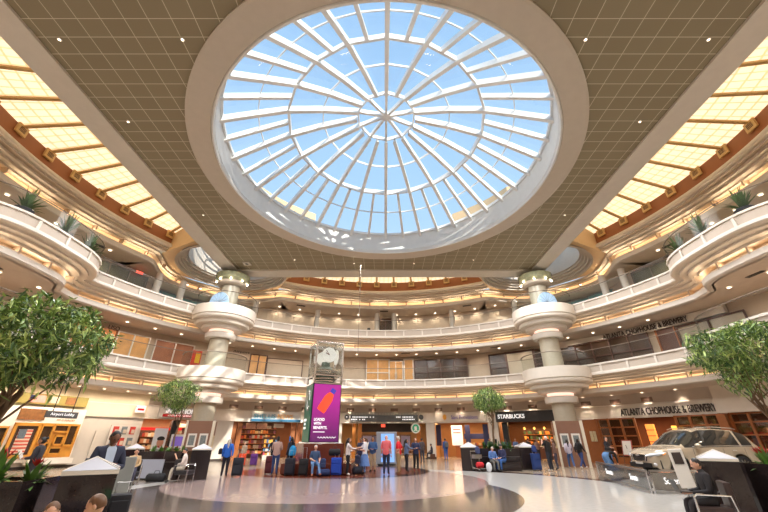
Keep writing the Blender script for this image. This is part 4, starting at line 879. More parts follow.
# poster wall
o = empty('poster_wall', pol(-55.2, 23.8, 0), R_(55.2), 'white board of small red and grey pictures beside the suited man', 'poster board')
b = MB(); b.box((0, 0, 1.45), (2.3, .1, 2.3)); o.scale = (.8, 1, 1); b.build('board', white, o); pm = [mat('pic_red', srgb(190, 60, 50), .5, noise=.5, nscale=6), mat('pic_grey', srgb(120, 130, 134), .5, noise=.5, nscale=6)]
for i in range(3):
    for j in range(3): b = MB(); b.box((-.72+i*.7, -.07, .75+j*.75), (.46, .03, .52)); q = b.build('picture', pm[j > 0 and (i+j) % 2], o); b = MB(); b.box((-.72+i*.7+.06, -.09, .68+j*.75), (.28, .02, .26)); b.build('figure', MATS['paperpic'], q)
o = empty('wall_sign', pol(-53.7, 23.6, 3.75), R_(53.7), 'small white lit sign with red lettering high on the cream wall', 'sign'); b = MB(); b.rbox((0, 0, 0), (.7, .16, .5), .03); b.build('case', lit_w, o); b = MB(); b.box((0, -.09, -.03), (.46, .02, .14)); b.build('red_mark', MATS['strip_red'], o)
b = MB(); b.box((0, 0, 0), (.42, .05, .24)); o = b.build('wall_grille', MATS['grille_dark'], loc=pol(-53.9, 23.95, 4.5), rz=R_(53.9)); tag(o, 'small brown air grille high on the cream wall at left', 'vent')
b = MB(); b.box((0, 0, 1.1), (.7, .06, 2.2)); o = b.build('side_door', cream_lt, loc=pol(-58.6, 23.9, 0), rz=R_(58.6)); tag(o, 'plain cream door beside the exhibition wall', 'door'); b = MB(); b.tube([(.3, -.06, 1), (.3, -.06, 1.15)], .02, 6); b.build('handle', steel, o)
# ---------- clock tower ----------
p = (-3.72, 23.0, 0); ct = empty('clock_tower', p, R_(24), 'square clock tower with magenta and green lit advertising screens', 'clock tower')
b = MB(); b.rbox((0, 0, 1.0), (2.3, 2.0, .9), .02); b.box((0, 0, .3), (2.3, 2.0, .6)); b.build('plinth', redgran, ct)
def scr(name, w, c, n, col, em): pass
b = MB(); b.box((0, 0, 3.05), (1.72, 1.72, 3.12)); b.build('screen_core', black, ct)
def grad(name, c0, c1, es, z0, z1):
    m = bpy.data.materials.new(name); m.use_nodes = True; n = m.node_tree; bb = n.nodes['Principled BSDF']; bb.inputs['Base Color'].default_value = (.02, .02, .02, 1); bb.inputs['Roughness'].default_value = .3
    g = n.nodes.new('ShaderNodeTexCoord'); sp = n.nodes.new('ShaderNodeSeparateXYZ'); mr = n.nodes.new('ShaderNodeMapRange'); cr_ = n.nodes.new('ShaderNodeValToRGB')
    n.links.new(g.outputs['Object'], sp.inputs[0]); n.links.new(sp.outputs[2], mr.inputs[0]); mr.inputs[1].default_value = z0; mr.inputs[2].default_value = z1
    cr_.color_ramp.elements[0].color = (*c0, 1); cr_.color_ramp.elements[1].color = (*c1, 1); n.links.new(mr.outputs[0], cr_.inputs[0]); n.links.new(cr_.outputs[0], bb.inputs['Emission Color']); bb.inputs['Emission Strength'].default_value = es; return m
mg = grad('magenta_screen', srgb(84, 10, 84), srgb(176, 20, 140), .9, 1.5, 3.6)
b = MB(); b.box((0, -.88, 3.05), (1.62, .03, 3.04)); s1 = b.build('magenta_screen', mg, ct)
b = MB(); b.box((-.88, 0, 3.05), (.03, 1.62, 3.04)); s2 = b.build('green_screen', grad('green_screen', srgb(8, 84, 62), srgb(6, 66, 50), .9, 1.5, 4), ct)
T = Matrix.Translation((-.02, -.91, 3.62)) @ Matrix.Rotation(R_(32), 4, 'Y')
b = MB(); b.prism([(-.23, -.62), (.23, -.62), (.27, -.5), (.27, .2), (.2, .42), (.12, .55), (-.12, .55), (-.2, .42), (-.27, .2), (-.27, -.5)], -.01, .01, M=T); bt = b.build('bottle_picture', mat('bottle_orange', srgb(226, 70, 40), .4, emit=srgb(226, 70, 40), es=.6, noise=.25, nscale=4), s1)
b = MB(); b.prism([(-.13, .55), (.13, .55), (.15, .62), (.15, .82), (-.15, .82), (-.15, .62)], -.012, .012, M=T); b.build('bottle_cap', mat('cap_blue', srgb(60, 50, 150), .4, emit=srgb(60, 50, 150), es=.6), s1)
for i, tx in enumerate(('LOADED', 'WITH', 'BENEFITS.')): text_obj('lettering', tx, (.62, .42, .8)[i], .15, MATS['letter_white'], s1, (-.68+(.31, .21, .4)[i], -.9, 2.66-i*.21), depth=.015, bold=.02)
b = MB(); b.box((-.35, -.9, 2.02), (.66, .01, .035)); b.build('small_text_line', MATS['letter_white'], s1)
b = MB(); b.tube([(-.4+.05*i, -.905, 1.74+.035*math.sin(i*1.9)) for i in range(22)], .014, 5); b.build('script_signature', MATS['letter_white'], s1)
b = MB(); b.tube([(-.905, -.1-.3*math.cos(a/10*PI*2), 3.7+.55*math.sin(a/10*PI*2)) for a in range(10)], .05, 6); b.build('ring_picture', steel, s2)
for i, w in enumerate((.6, .3, .5)): b = MB(); b.box((-.9, .35-.0, 2.66-i*.21), (.01, w, .12)); b.build('text_line', MATS['letter_white'], s2)
# clock cage
for x in (-.84, .84):
    for y in (-.84, .84): b = MB(); b.box((x, y, 5.85), (.09, .09, 2.5)); b.build('corner_post', chrome, ct)
for z in (4.64, 5.1, 7.1):
    b = MB()
    for s in (-.84, .84): b.box((s, 0, z), (.09, 1.7, .08)); b.box((0, s, z), (1.7, .09, .08))
    b.build('cage_rail', chrome, ct)
b = MB()
for z in (4.8, 4.95, 5.25, 5.4): b.lathe([(.7, z-.04), (.76, z-.04), (.76, z+.04), (.7, z+.04), (.7, z-.04)], 28)
b.build('chrome_ring', chrome, ct)
b = MB(); b.lathe([(.6, 4.6), (.62, 5.5), (.3, 5.7), (.25, 6.0)], 20); b.build('works', mat('works_metal', srgb(96, 110, 100), .3, .7, noise=.5, nscale=8), ct)
for s, (x, y, rz) in enumerate(((0, -.72, 0), (-.72, 0, -PI/2), (0, .72, PI), (.72, 0, PI/2))):
    M = Matrix.Rotation(rz, 4, 'Z') @ Matrix.Translation((0, -.7, 6.35)) @ Matrix.Rotation(R_(90), 4, 'X')
    b = MB(); b.lathe([(.001, .02), (.42, .02), (.46, 0), (.46, -.05), (.001, -.05)], 32, M=M); cf = b.build('clock_face', mat('clock_white', srgb(240, 236, 226), .4, emit=(1, .95, .85), es=.25), ct)
    M2 = Matrix.Rotation(rz, 4, 'Z') @ Matrix.Translation((0, -.74, 6.35)); b = MB(); b.box((0, 0, .16), (.03, .015, .36), M=M2 @ Matrix.Rotation(R_(-38), 4, 'Y')); b.box((0, 0, .12), (.04, .015, .26), M=M2 @ Matrix.Rotation(R_(-64), 4, 'Y')); b.build('clock_hands', mat('hand_bronze', srgb(120, 70, 50), .4), cf)
b = MB()
for s in (-.86, .86): b.box((s, 0, 6.1), (.01, 1.6, 1.94)); b.box((0, s, 6.1), (1.6, .01, 1.94))
b.build('glass_case', glassmat('case_glass', (.95, .97, .97), .15, fres=.25), ct)
b = MB(); b.box((0, 0, 7.15), (1.76, 1.76, .05)); b.build('top_plate', glassmat('top_glass', (.9, .92, .92), .3), ct)
# red granite bench round the tower
b = MB(); b.rbox((.15, 0, .27), (3.7, 3.3, .5), .04, rz=-R_(24)); bench = b.build('granite_seat', redgran, ct)
b = MB(); b.tube([(0, 0, 7.18), (0, 0, 15)], .02, 6); o = b.build('support_cable', MATS['rail_bronze'], loc=(-2.0, 27.2, 0)); tag(o, 'thin vertical cable rising above the clock tower', 'cable')
# ---------- planters, glass-capped granite pillars ----------
capm = mat('cap_glass', srgb(206, 208, 220), .12, coat=.5, noise=.05); capf = mat('cap_rim', srgb(226, 220, 208), .3)
def pillar(x, y, w, label, rz=0, h=1.25):
    o = empty('granite_pillar', (x, y, 0), rz, label, 'pillar', 'granite pillars with pyramid caps')
    b = MB(); b.box((0, 0, h/2-.03), (w, w, h-.06)); b.build('granite_body', darkgran, o)
    b = MB(); b.box((0, 0, h-.03), (w*1.03, w*1.03, .05)); b.build('rim', capf, o)
    b = MB(); q = w*.51; z = h; b.add([(-q, -q, z), (q, -q, z), (q, q, z), (-q, q, z), (0, 0, z+.24*w)], [(0, 1, 4), (1, 2, 4), (2, 3, 4), (3, 0, 4), (0, 3, 2, 1)]); b.build('pyramid_cap', capm, o)
    b = MB()
    for sx_, sy in ((-1, -1), (1, -1), (1, 1), (-1, 1)): b.tube([(q*sx_, q*sy, z), (0, 0, z+.245*w)], .012*w, 5)
    b.build('cap_ridge', capf, o); return o
soil = mat('soil', srgb(50, 40, 30), .9)
def trough(x, y, w, d, label, rz=0, h=1.15, legs=False):
    o = empty('granite_planter', (x, y, 0), rz, label, 'planter', 'long granite planters')
    b = MB(); z0 = .0
    b.box((0, -d/2+.05, h/2), (w, .1, h)); b.box((0, d/2-.05, h/2), (w, .1, h)); b.box((-w/2+.05, 0, h/2), (.1, d-.2, h)); b.box((w/2-.05, 0, h/2), (.1, d-.2, h)); b.build('granite_body', darkgran, o)
    b = MB(); b.box((0, 0, h-.12), (w-.2, d-.2, .06)); b.build('soil', soil, o)
    b = MB(); b.box((0, -d/2-.003, h*.62), (w, .008, .012)); b.box((w*.1, -d/2-.003, h/2), (.012, .008, h)); b.build('joint_line', mat('joint_grey', srgb(120, 112, 106), .5), o); return o
def strap_plant(name, loc, label, n, L, m, wd=.05, flower=None, seed=1, grp=None):
    r = random.Random(seed); o = empty(name, loc, r.uniform(0, 6), label, 'plant', grp); b = MB()
    for i in range(n):
        a = r.uniform(0, 2*PI); el = r.uniform(.35, 1.4); l = L*r.uniform(.7, 1.15); d = Vector((math.cos(a), math.sin(a), 0)); nn = Vector((-d.y, d.x, 0)); pr = []
        for q in range(6):
            t = q/5; p = d*(l*t*math.cos(el)*.8)+Vector((0, 0, l*(t*math.sin(el)-.45*t*t*math.cos(el)))); w = wd*(math.sin(PI*min(1, t*.75+.25))**.7)+.003; pr += [p-nn*w, p+nn*w]
        b.add(pr, [(2*q, 2*q+1, 2*q+3, 2*q+2) for q in range(5)])
    b.build('leaves', m, o)
    if flower:
        b = MB()
        for k in range(flower[1]):
            x, y = r.uniform(-.12, .12)*flower[1]**.5, r.uniform(-.12, .12)
            for i in range(9):
                a = r.uniform(0, 2*PI); el = r.uniform(.5, 1.3); l = L*.32; d = Vector((math.cos(a)*math.cos(el), math.sin(a)*math.cos(el), math.sin(el))); s = Vector((-d.y, d.x, 0))*.22; z = L*.62
                b.add([Vector((x, y, z)), Vector((x, y, z))+d*l*.5+s*l, Vector((x, y, z))+d*l, Vector((x, y, z))+d*l*.5-s*l], [(0, 1, 2, 3)])
        b.build('flower', flower[0], o)
    return o
green = mat('leaf_green', srgb(86, 128, 50), .4, noise=.35, nscale=7); dgreen = mat('leaf_dark', srgb(58, 92, 42), .4, noise=.35, nscale=7)
redfl = mat('flower_red', srgb(186, 34, 34), .5, noise=.2)
# near left group
pillar(-4.3, 6.05, .64, 'near left granite pillar with a glass pyramid cap before the suited man', R_(33))
trough(-6.1, 5.5, 2.7, .9, 'near left granite planter with red flowers and the leaning tree', R_(14))
for i, (x, y, l, f) in enumerate(((-4.9, 5.75, .4, 1), (-5.2, 5.5, .55, 1), (-5.65, 5.85, .5, 0), (-6.6, 5.5, .5, 1))):
    strap_plant('bromeliad', (x, y, 1.05), 'long leaved plant in the near left planter, %s' % ('with the red flower closest to the pillar', 'with red flowers second from the pillar', 'flowerless beside the trunk', 'with red flowers at the frame edge')[i], 34, l, green, .035, (redfl, 2) if f else None, 20+i)
# mid left group
pillar(-12.8, 20.6, .8, 'far left granite pillar with pyramid cap beside the seated crowd', R_(30))
trough(-10.5, 19.4, 1.95, 1.0, 'granite planter with red flowers under the small left tree')
pillar(-8.8, 19.4, .85, 'granite pillar with pyramid cap at the right end of the left planter', R_(22))
b = MB(); b.box((0, 0, .45), (1.5, .7, .9)); o = b.build('granite_step', darkgran, loc=(-12.2, 19.3, 0)); tag(o, 'low stepped dark granite block between the two left pillars', 'bench'); 
b = MB(); b.box((0, 0, 0), (1.1, .04, .75)); o = b.build('light_panel', mat('pale_blue_panel', srgb(176, 180, 196), .3), loc=(-10.75, 18.83, .45)); tag(o, 'pale grey panel on the front of the left planter', 'panel')
for i in range(9): strap_plant('flowering_plant', (-11.25+i*.18, 19.4+.15*(-1)**i, 1.02), 'small bright green plant in the left planter, %s from the left' % ordn(i), 26, .4, green, .04, (redfl, 1) if i % 3 == 1 else None, 50+i, 'small plants in the left planter')
# mid right group
pillar(5.3, 25.0, 1.0, 'granite pillar with pyramid cap left of the right seated couple', R_(-12))
trough(7.15, 25.2, 2.4, 1.0, 'granite planter with green plants behind the right seated couple')
pillar(9.0, 25.6, .95, 'granite pillar with pyramid cap beside the blue suitcase')
for i in range(8): strap_plant('leafy_plant', (6.38+i*.22, 25.2+.15*(-1)**i, 1.02), 'small green plant in the right planter behind the couple, %s from the left' % ordn(i), 30, .62, dgreen, .04, None, 70+i, 'small plants in the right planter')
# near right group
pillar(7.85, 9.55, .72, 'near right granite pillar with a glass pyramid cap beside the seated man', R_(-38))
trough(9.9, 9.4, 2.9, 1.1, 'near right granite planter with red flowers before the car', R_(4))
for i, (x, f) in enumerate(((8.75, 1), (9.2, 1), (9.7, 0), (10.2, 1))): strap_plant('bromeliad', (x, 9.25+.2*(i % 2), 1.0), 'leafy plant in the near right planter, %s from the pillar' % ('first', 'second', 'third', 'fourth')[i], 38, .55, green, .045, (redfl, 2) if f else None, 90+i)
# ---------- trees ----------
bark = mat('bark', srgb(116, 92, 70), .8, noise=.3, nscale=14, bump=.4)
def tree(name, base, label, trunk, crown, rad, nleaf, leafL, ms, seed, thick=.07, stems=3, flat=.75, droop=.3):
    r = random.Random(seed); o = empty(name, base, 0, label, 'tree'); B = Vector(base); tips = []
    b = MB(); T = Vector(trunk); Cc = Vector(crown)
    for s in range(stems):
        off = Vector((r.uniform(-1, 1), r.uniform(-1, 1), 0))*thick*1.2; end = T+Vector((r.uniform(-1, 1)*rad[0]*.25, r.uniform(-1, 1)*rad[1]*.25, 0))
        p = [off+(end-off)*(k/5)+Vector((math.sin(k*2.1+s), math.cos(k*1.7+s*2), 0))*thick*.5*(k > 0) for k in range(6)]
        b.tube(p, [thick*(1-.09*k) for k in range(6)], 8)
        for q in range(7):
            a = r.uniform(0, 2*PI); e1 = Cc+Vector((math.cos(a)*rad[0]*r.uniform(.4, .9), math.sin(a)*rad[1]*r.uniform(.4, .9), rad[2]*r.uniform(-.6, .7)))
            st = p[3+q % 3]; mid = st+(e1-st)*.5+Vector((r.uniform(-.1, .1), r.uniform(-.1, .1), .12*rad[2])); b.tube([st, mid, e1], [thick*.4, thick*.24, thick*.08], 5); tips.append((mid, e1))
    b.build('trunk', bark, o)
    b = MB()
    for i in range(nleaf):
        while True:
            v = Vector((r.uniform(-1, 1), r.uniform(-1, 1), r.uniform(-1, 1)))
            if .2 < v.length < 1: break
        v = v.normalized()*v.length**.5
        if r.random() < .25: m_, e_ = tips[r.randrange(len(tips))]; p = m_+(e_-m_)*r.random()+Vector((r.gauss(0, .08), r.gauss(0, .08), r.gauss(0, .06)))*rad[0]
        else:
            lump = 1+.13*math.sin(v.x*7+seed)*math.cos(v.y*6)+.1*math.sin(v.z*9+seed*2); p = Cc+Vector((v.x*rad[0], v.y*rad[1], (v.z if v.z > 0 else v.z*.75)*rad[2]))*lump
            if v.z < -.2 and r.random() < .45: continue
        a = r.uniform(0, 2*PI); el = r.uniform(-1.1, .5)-droop; d = Vector((math.cos(a)*math.cos(el), math.sin(a)*math.cos(el), math.sin(el))); s = d.cross(Vector((r.uniform(-.5, .5), r.uniform(-.5, .5), 1))).normalized(); L = leafL*r.uniform(.6, 1.2); w = L*.13; up = s.cross(d)*w*.5
        b.add([p, p+d*L*.35+s*w, p+d*L, p+d*L*.35-s*w, p+d*L*.35-up, ], [(0, 1, 4), (1, 2, 4), (2, 3, 4), (3, 0, 4)], mi=(0 if r.random() < .5 else (1 if r.random() < .5 else 2)))
    f = b.build('foliage', ms, o); f['kind'] = 'stuff'; return o
lf = [mat('tree_leaf_mid', srgb(116, 146, 76), .45, noise=.35, nscale=6), mat('tree_leaf_dark', srgb(70, 100, 58), .45, noise=.3, nscale=6), mat('tree_leaf_light', srgb(184, 204, 122), .45, noise=.3, nscale=6)]
tree('ficus_tree', (-6.4, 5.85, 1.0), 'large leafy tree with leaning trunk at the near left', (.5, 0, 1.3), (.5, .1, 2.08), (1.08, 1.1, .76), 5000, .2, lf, 3, .055, 3)
tree('ficus_tree', (10.2, 9.4, .98), 'large leafy tree with many thin stems at the near right', (-.6, 0, 1.5), (-.3, 0, 2.78), (1.55, 1.3, .76), 7000, .2, lf, 8, .045, 4)
tree('potted_tree', (-10.4, 19.5, 1.0), 'small round crowned tree in the left planter', (-.15, 0, 1.9), (-.3, 0, 2.7), (1.02, 1.0, .85), 4200, .17, lf, 5, .055, 1)
tree('potted_tree', (7.0, 25.4, 1.0), 'small drooping tree in the right planter before the coffee shop', (0, 0, 2.3), (.0, 0, 2.95), (1.05, 1.0, .8), 3600, .22, lf, 12, .06, 2, droop=.7)
for i in range(2): b = MB(); p0 = (-6.13+.12*i, 5.79, 2.02-.02*i); b.lathe([(.075, -.012), (.085, 0), (.075, .012)], 14, M=Matrix.Translation(p0) @ Matrix.Rotation(R_(25), 4, 'Y')); o = b.build('tree_tie', mat('tie_green', srgb(60, 180, 130), .5)); tag(o, ('left' if i == 0 else 'right')+' teal green tie band around the near left trunk', 'band')
# ---------- car on its platform ----------
car_m = mat('car_champagne', srgb(196, 182, 160), .25, .4, noise=0, coat=.8); cglass = mat('car_glass', srgb(34, 36, 36), .05, noise=0, coat=.5); ctrim = mat('car_trim', srgb(30, 30, 32), .4); tire = mat('tire', srgb(26, 26, 27), .7)
b = MB(); b.rbox((0, 0, .16), (6.4, 4.0, .32), .03); pl = b.build('car_platform', mat('platform_grey', srgb(168, 164, 158), .15), loc=(13.9, 17.4, 0), rz=R_(3)); tag(pl, 'low grey display platform under the car', 'platform')
car = empty('car', (13.3, 17.3, .325), R_(185), 'champagne coloured suv on display facing left before the restaurant', 'car')
def lerp(t, tab):
    for (a, va), (c, vc) in zip(tab, tab[1:]):
        if t <= c: return va+(vc-va)*max(0, (t-a)/(c-a))
    return tab[-1][1]
# x forward is +x, nose at +2.45, tail at -2.4
ZS = [(-2.42, .95), (-2.3, 1.06), (-1.2, 1.06), (.3, 1.03), (.95, 1.02), (1.5, 1.0), (2.1, .93), (2.38, .8), (2.48, .6)]
ZR = [(-2.42, .98), (-2.34, 1.2), (-2.0, 1.56), (-1.6, 1.67), (-.6, 1.73), (.1, 1.71), (.45, 1.62), (.95, 1.3), (1.28, 1.07), (1.5, 1.03), (2.1, .955), (2.38, .82), (2.48, .62)]
WD = [(-2.42, .72), (-2.3, .86), (-1.8, .93), (0, .945), (1.6, .93), (2.1, .86), (2.38, .72), (2.48, .55)]
TW = [(-2.42, .66), (-2.0, .64), (-1.2, .66), (.2, .66), (.9, .7), (1.28, .78), (2.1, .72), (2.48, .48)]
AX = (1.48, -1.3); WR = .36; AR = .42
xs = sorted(set([round(-2.42+i*.1, 3) for i in range(50)]+[2.48, 2.44]+[round(a+AR*math.cos(PI*k/10), 3) for a in AX for k in range(11)]))
b = MB(); rows = []
for x in xs:
    zb = .24 if -2.2 < x < 2.3 else .32
    for a in AX:
        if abs(x-a) < AR: zb = max(zb, WR+math.sqrt(AR*AR-(x-a)**2))
    zs, zr, w, tw = lerp(x, ZS), max(lerp(x, ZR), lerp(x, ZS)+.01), lerp(x, WD), lerp(x, TW); zb = min(zb, zs-.1)
    rows.append([(x, w*.93, zb), (x, w*.99, zb+.05), (x, w, zb+(zs-zb)*.45), (x, w*.985, zs-.06), (x, w*.95, zs), (x, tw+(w*.95-tw)*.12, zr-.05 if zr > zs+.1 else zr-.004), (x, tw*.8, zr), (x, 0, zr+.015)])
nP = 8
for side in (1, -1):
    vs = [(x, y*side, z) for r_ in rows for x, y, z in r_]; fs = []; mi = []
    for i in range(len(rows)-1):
        for k in range(nP-1):
            xm = (rows[i][0][0]+rows[i+1][0][0])/2; g = 0
            if k == 4 and -2.05 < xm < 1.1 and not (-1.5 < xm < -1.42) and rows[i][5][2]-rows[i][4][2] > .06: g = 1
            if k >= 5 and .42 < xm < 1.22: g = 1
            if k >= 5 and xm < -2.05: g = 1
            b.add([vs[i*nP+k], vs[(i+1)*nP+k], vs[(i+1)*nP+k+1], vs[i*nP+k+1]], [(0, 1, 2, 3)], mi=g)
    b.add([(2.48, .0, .62), (2.48, 0, .32)]+[], [])
fr_ = rows[-1]; b.add([(2.48, y*s, z) for s in (1,) for _, y, z in fr_[:7]]+[(2.48, -y, z) for _, y, z in fr_[:7][::-1]], [tuple(range(14))]); bk = rows[0]; b.add([(-2.42, y, z) for _, y, z in bk[:7]]+[(-2.42, -y, z) for _, y, z in bk[:7][::-1]], [tuple(range(14))])
bd = b.build('body', [car_m, cglass], car, smooth=True)
bm = bmesh.new(); bm.from_mesh(bd.data); bmesh.ops.remove_doubles(bm, verts=bm.verts, dist=.001); bmesh.ops.recalc_face_normals(bm, faces=bm.faces); bm.to_mesh(bd.data); bm.free()
b = MB(); b.box((0, 0, .42), (4.5, 1.6, .3)); b.build('underbody', ctrim, car)
wl = None
for a in AX:
    for s in (1, -1):
        M = Matrix.Translation((a, .8*s, WR)) @ Matrix.Rotation(R_(90)*-s, 4, 'X')
        b = MB(); b.lathe([(.22, -.1), (.33, -.11), (.36, -.08), (.36, .08), (.33, .11), (.24, .12), (.22, .08)], 28, M=M); w_ = b.build('wheel', tire, car, smooth=True)
        b = MB(); b.lathe([(.25, .1), (.235, .06), (.22, .02), (.001, .0)], 28, M=M); b.build('rim', ctrim, w_)
        b = MB()
        for k in range(10): t = 2*PI*k/10; b.tube([M @ Vector((.04*math.cos(t), .04*math.sin(t), .1)), M @ Vector((.235*math.cos(t+.08), .235*math.sin(t+.08), .1))], .017, 5)
        b.lathe([(.001, .12), (.05, .115), (.06, .09)], 12, M=M); b.lathe([(.225, .09), (.25, .12), (.26, .1)], 28, M=M); b.build('spokes', chrome, w_)
hl = mat('headlight', srgb(226, 228, 232), .08, .3, noise=0, coat=1); orange = mat('indicator', srgb(230, 130, 40), .3, emit=(1, .4, .1), es=.6)
b = MB(); b.prism([(-.36, .52), (.36, .52), (.42, .72), (.38, .78), (-.38, .78), (-.42, .72)], -.03, .03, M=Matrix.Translation((2.515, 0, 0)) @ Matrix.Rotation(R_(90), 4, 'Z') @ Matrix.Rotation(R_(-6), 4, 'X')); g_ = b.build('grille', ctrim, car)
b = MB()
for s in (-1, 1): b.tube([(2.53, .42*s, .74), (2.56, .36*s, .52)], .018, 5)
b.tube([(2.56, -.36, .52), (2.57, 0, .5), (2.56, .36, .52)], .018, 5); b.tube([(2.53, -.42, .76), (2.55, 0, .79), (2.53, .42, .76)], .018, 5); b.build('grille_surround', chrome, g_)
b = MB(); b.sphere((2.56, 0, .735), (.02, .13, .045), 14, 8); b.build('badge', chrome, g_)
for s in (1, -1):
    b = MB(); b.tube([(2.5, .42*s, .72), (2.42, .6*s, .74), (2.2, .8*s, .79), (1.98, .89*s, .84)], [.05, .085, .08, .03], 10, flat=.8); h_ = b.build('headlight', hl, car, smooth=True)
    b = MB(); b.tube([(2.12, .86*s, .79), (2.0, .9*s, .82)], [.04, .02], 8); b.build('indicator', orange, h_)
    b = MB(); b.sphere((2.4, .66*s, .42), (.05, .09, .06), 12, 8); b.build('fog_lamp', hl, car, smooth=True)
    b = MB(); b.sphere((.62, 1.05*s, 1.1), (.1, .14, .08), 12, 8); b.tube([(.66, .9*s, 1.04), (.64, 1.0*s, 1.07)], .025, 6); mr_ = b.build('wing_mirror', car_m, car, smooth=True)
    b = MB(); b.tube([(-1.8, .6*s, 1.7), (-1.6, .62*s, 1.745), (-.6, .63*s, 1.79), (.1, .62*s, 1.76), (.3, .61*s, 1.7)], .018, 6); b.build('roof_rail', chrome, car)
    for x in (-.05, -1.0): b = MB(); b.tube([(x-.1, .975*s, .92), (x+.1, .978*s, .92)], .018, 6); b.build('door_handle', chrome, car)
    b = MB()
    for x0 in (.78, -.55, -1.52): b.tube([(x0, .94*s, 1.0), (x0+.02, .957*s, .75), (x0, .945*s, .34)], .006, 4)
    b.build('door_seam', ctrim, car); b = MB(); b.tube([(1.0, .955*s, .3), (-.85, .955*s, .3)], .035, 6); b.build('side_sill', ctrim, car)
    b = MB(); b.tube([(.78, .93*s, 1.055), (-.6, .93*s, 1.085), (-1.95, .9*s, 1.09)], .012, 5); b.build('window_trim', chrome, car)
    b = MB(); b.sphere((-2.34, .72*s, .98), (.07, .12, .08), 10, 6); b.build('tail_lamp', mat('tail_red', srgb(170, 20, 20), .2), car)
b = MB(); b.box((2.53, 0, .38), (.05, 1.2, .16)); b.build('lower_intake', ctrim, car); b = MB(); b.box((2.57, 0, .46), (.015, .4, .09)); b.build('number_plate', white, car)
# chrome and glass barrier before the platform
def fence(p0, p1, label, marks=()):
    d = Vector(p1)-Vector(p0); L = d.length; a = math.atan2(d.y, d.x); o = empty('glass_barrier', (*p0, 0), a, label, 'barrier')
    for x in (0, L): b = MB(); b.tube([(x, 0, 0), (x, 0, .66)], .03, 8); b.build('post', chrome, o)
    b = MB(); b.box((L/2, 0, .67), (L, .06, .05)); b.build('rail', steel, o); b = MB(); b.box((L/2, 0, .04), (L, .12, .08)); b.build('foot_rail', steel, o)
    b = MB(); b.box((L/2, 0, .36), (L-.08, .015, .52)); b.build('glass_pane', mat('mirror_pane', srgb(150, 150, 148), .08, .75), o)
    for x, w in marks: t = text_obj('lettering', 'Sorento', w, .2, MATS['letter_white'], o, (x, -.02, .38), depth=.01)
    return o
fence((10.3, 19.7), (9.2, 14.4), 'left chrome barrier with mirror panel in front of the car platform', ((1.6, .8), (4.2, .7)))
fence((9.25, 14.3), (12.2, 14.2), 'chrome barrier with mirror panel right in front of the car', ((.75, .7),))
fence((12.3, 14.2), (15.6, 14.1), 'chrome barrier at the right partly hidden by the near right pillar')
o = empty('information_stand', (9.3, 12.7, 0), R_(-32), 'white leaning information stand with small screen before the car', 'stand'); T = Matrix.Rotation(R_(-3), 4, 'Y')
b = MB(); b.rbox((0, 0, .85), (.38, .1, 1.05), .03, M=T); b.build('panel', white, o); b = MB(); b.box((-.0, -.06, 1.12), (.24, .02, .32), M=T); b.build('screen', mat('screen_brown', srgb(70, 60, 56), .2), o); b = MB(); b.box((0, 0, .2), (.12, .08, .4)); b.box((0, 0, .02), (.5, .4, .04)); b.build('foot', steel, o)
# ---------- people ----------
skin_l = mat('skin_light', srgb(214, 164, 138), .55); skin_m = mat('skin_medium', srgb(160, 112, 84), .55); skin_d = mat('skin_dark', srgb(96, 62, 46), .55)
hairc = {'black': mat('hair_black', srgb(26, 22, 22), .5, noise=.2), 'brown': mat('hair_brown', srgb(76, 50, 34), .5, noise=.2), 'blond': mat('hair_blond', srgb(96, 64, 38), .5, noise=.2), 'grey': mat('hair_grey', srgb(196, 190, 184), .5, noise=.2)}
eyem = mat('eye_dark', srgb(30, 22, 20), .3); lipm = mat('lip', srgb(150, 84, 76), .5)
CL = {}
def cloth(c):
    k = 'cloth_%d_%d_%d' % c
    return mat(k, srgb(*c), .8, noise=.12, nscale=12, bump=.1)
BASE = dict(pel=(0, 0, .95), sp=(0, .0, 1.13), ch=(0, 0, 1.33), nk=(0, 0, 1.475), hd=(0, .015, 1.545),
            shL=(-.185, 0, 1.42), elL=(-.23, -.02, 1.13), wrL=(-.24, .06, .88), shR=(.185, 0, 1.42), elR=(.23, -.02, 1.13), wrR=(.24, .06, .88),
            hpL=(-.09, 0, .9), knL=(-.1, .02, .49), anL=(-.11, -.02, .09), toL=(-.13, .14, .04), hpR=(.09, 0, .9), knR=(.1, .02, .49), anR=(.11, -.02, .09), toR=(.13, .14, .04))
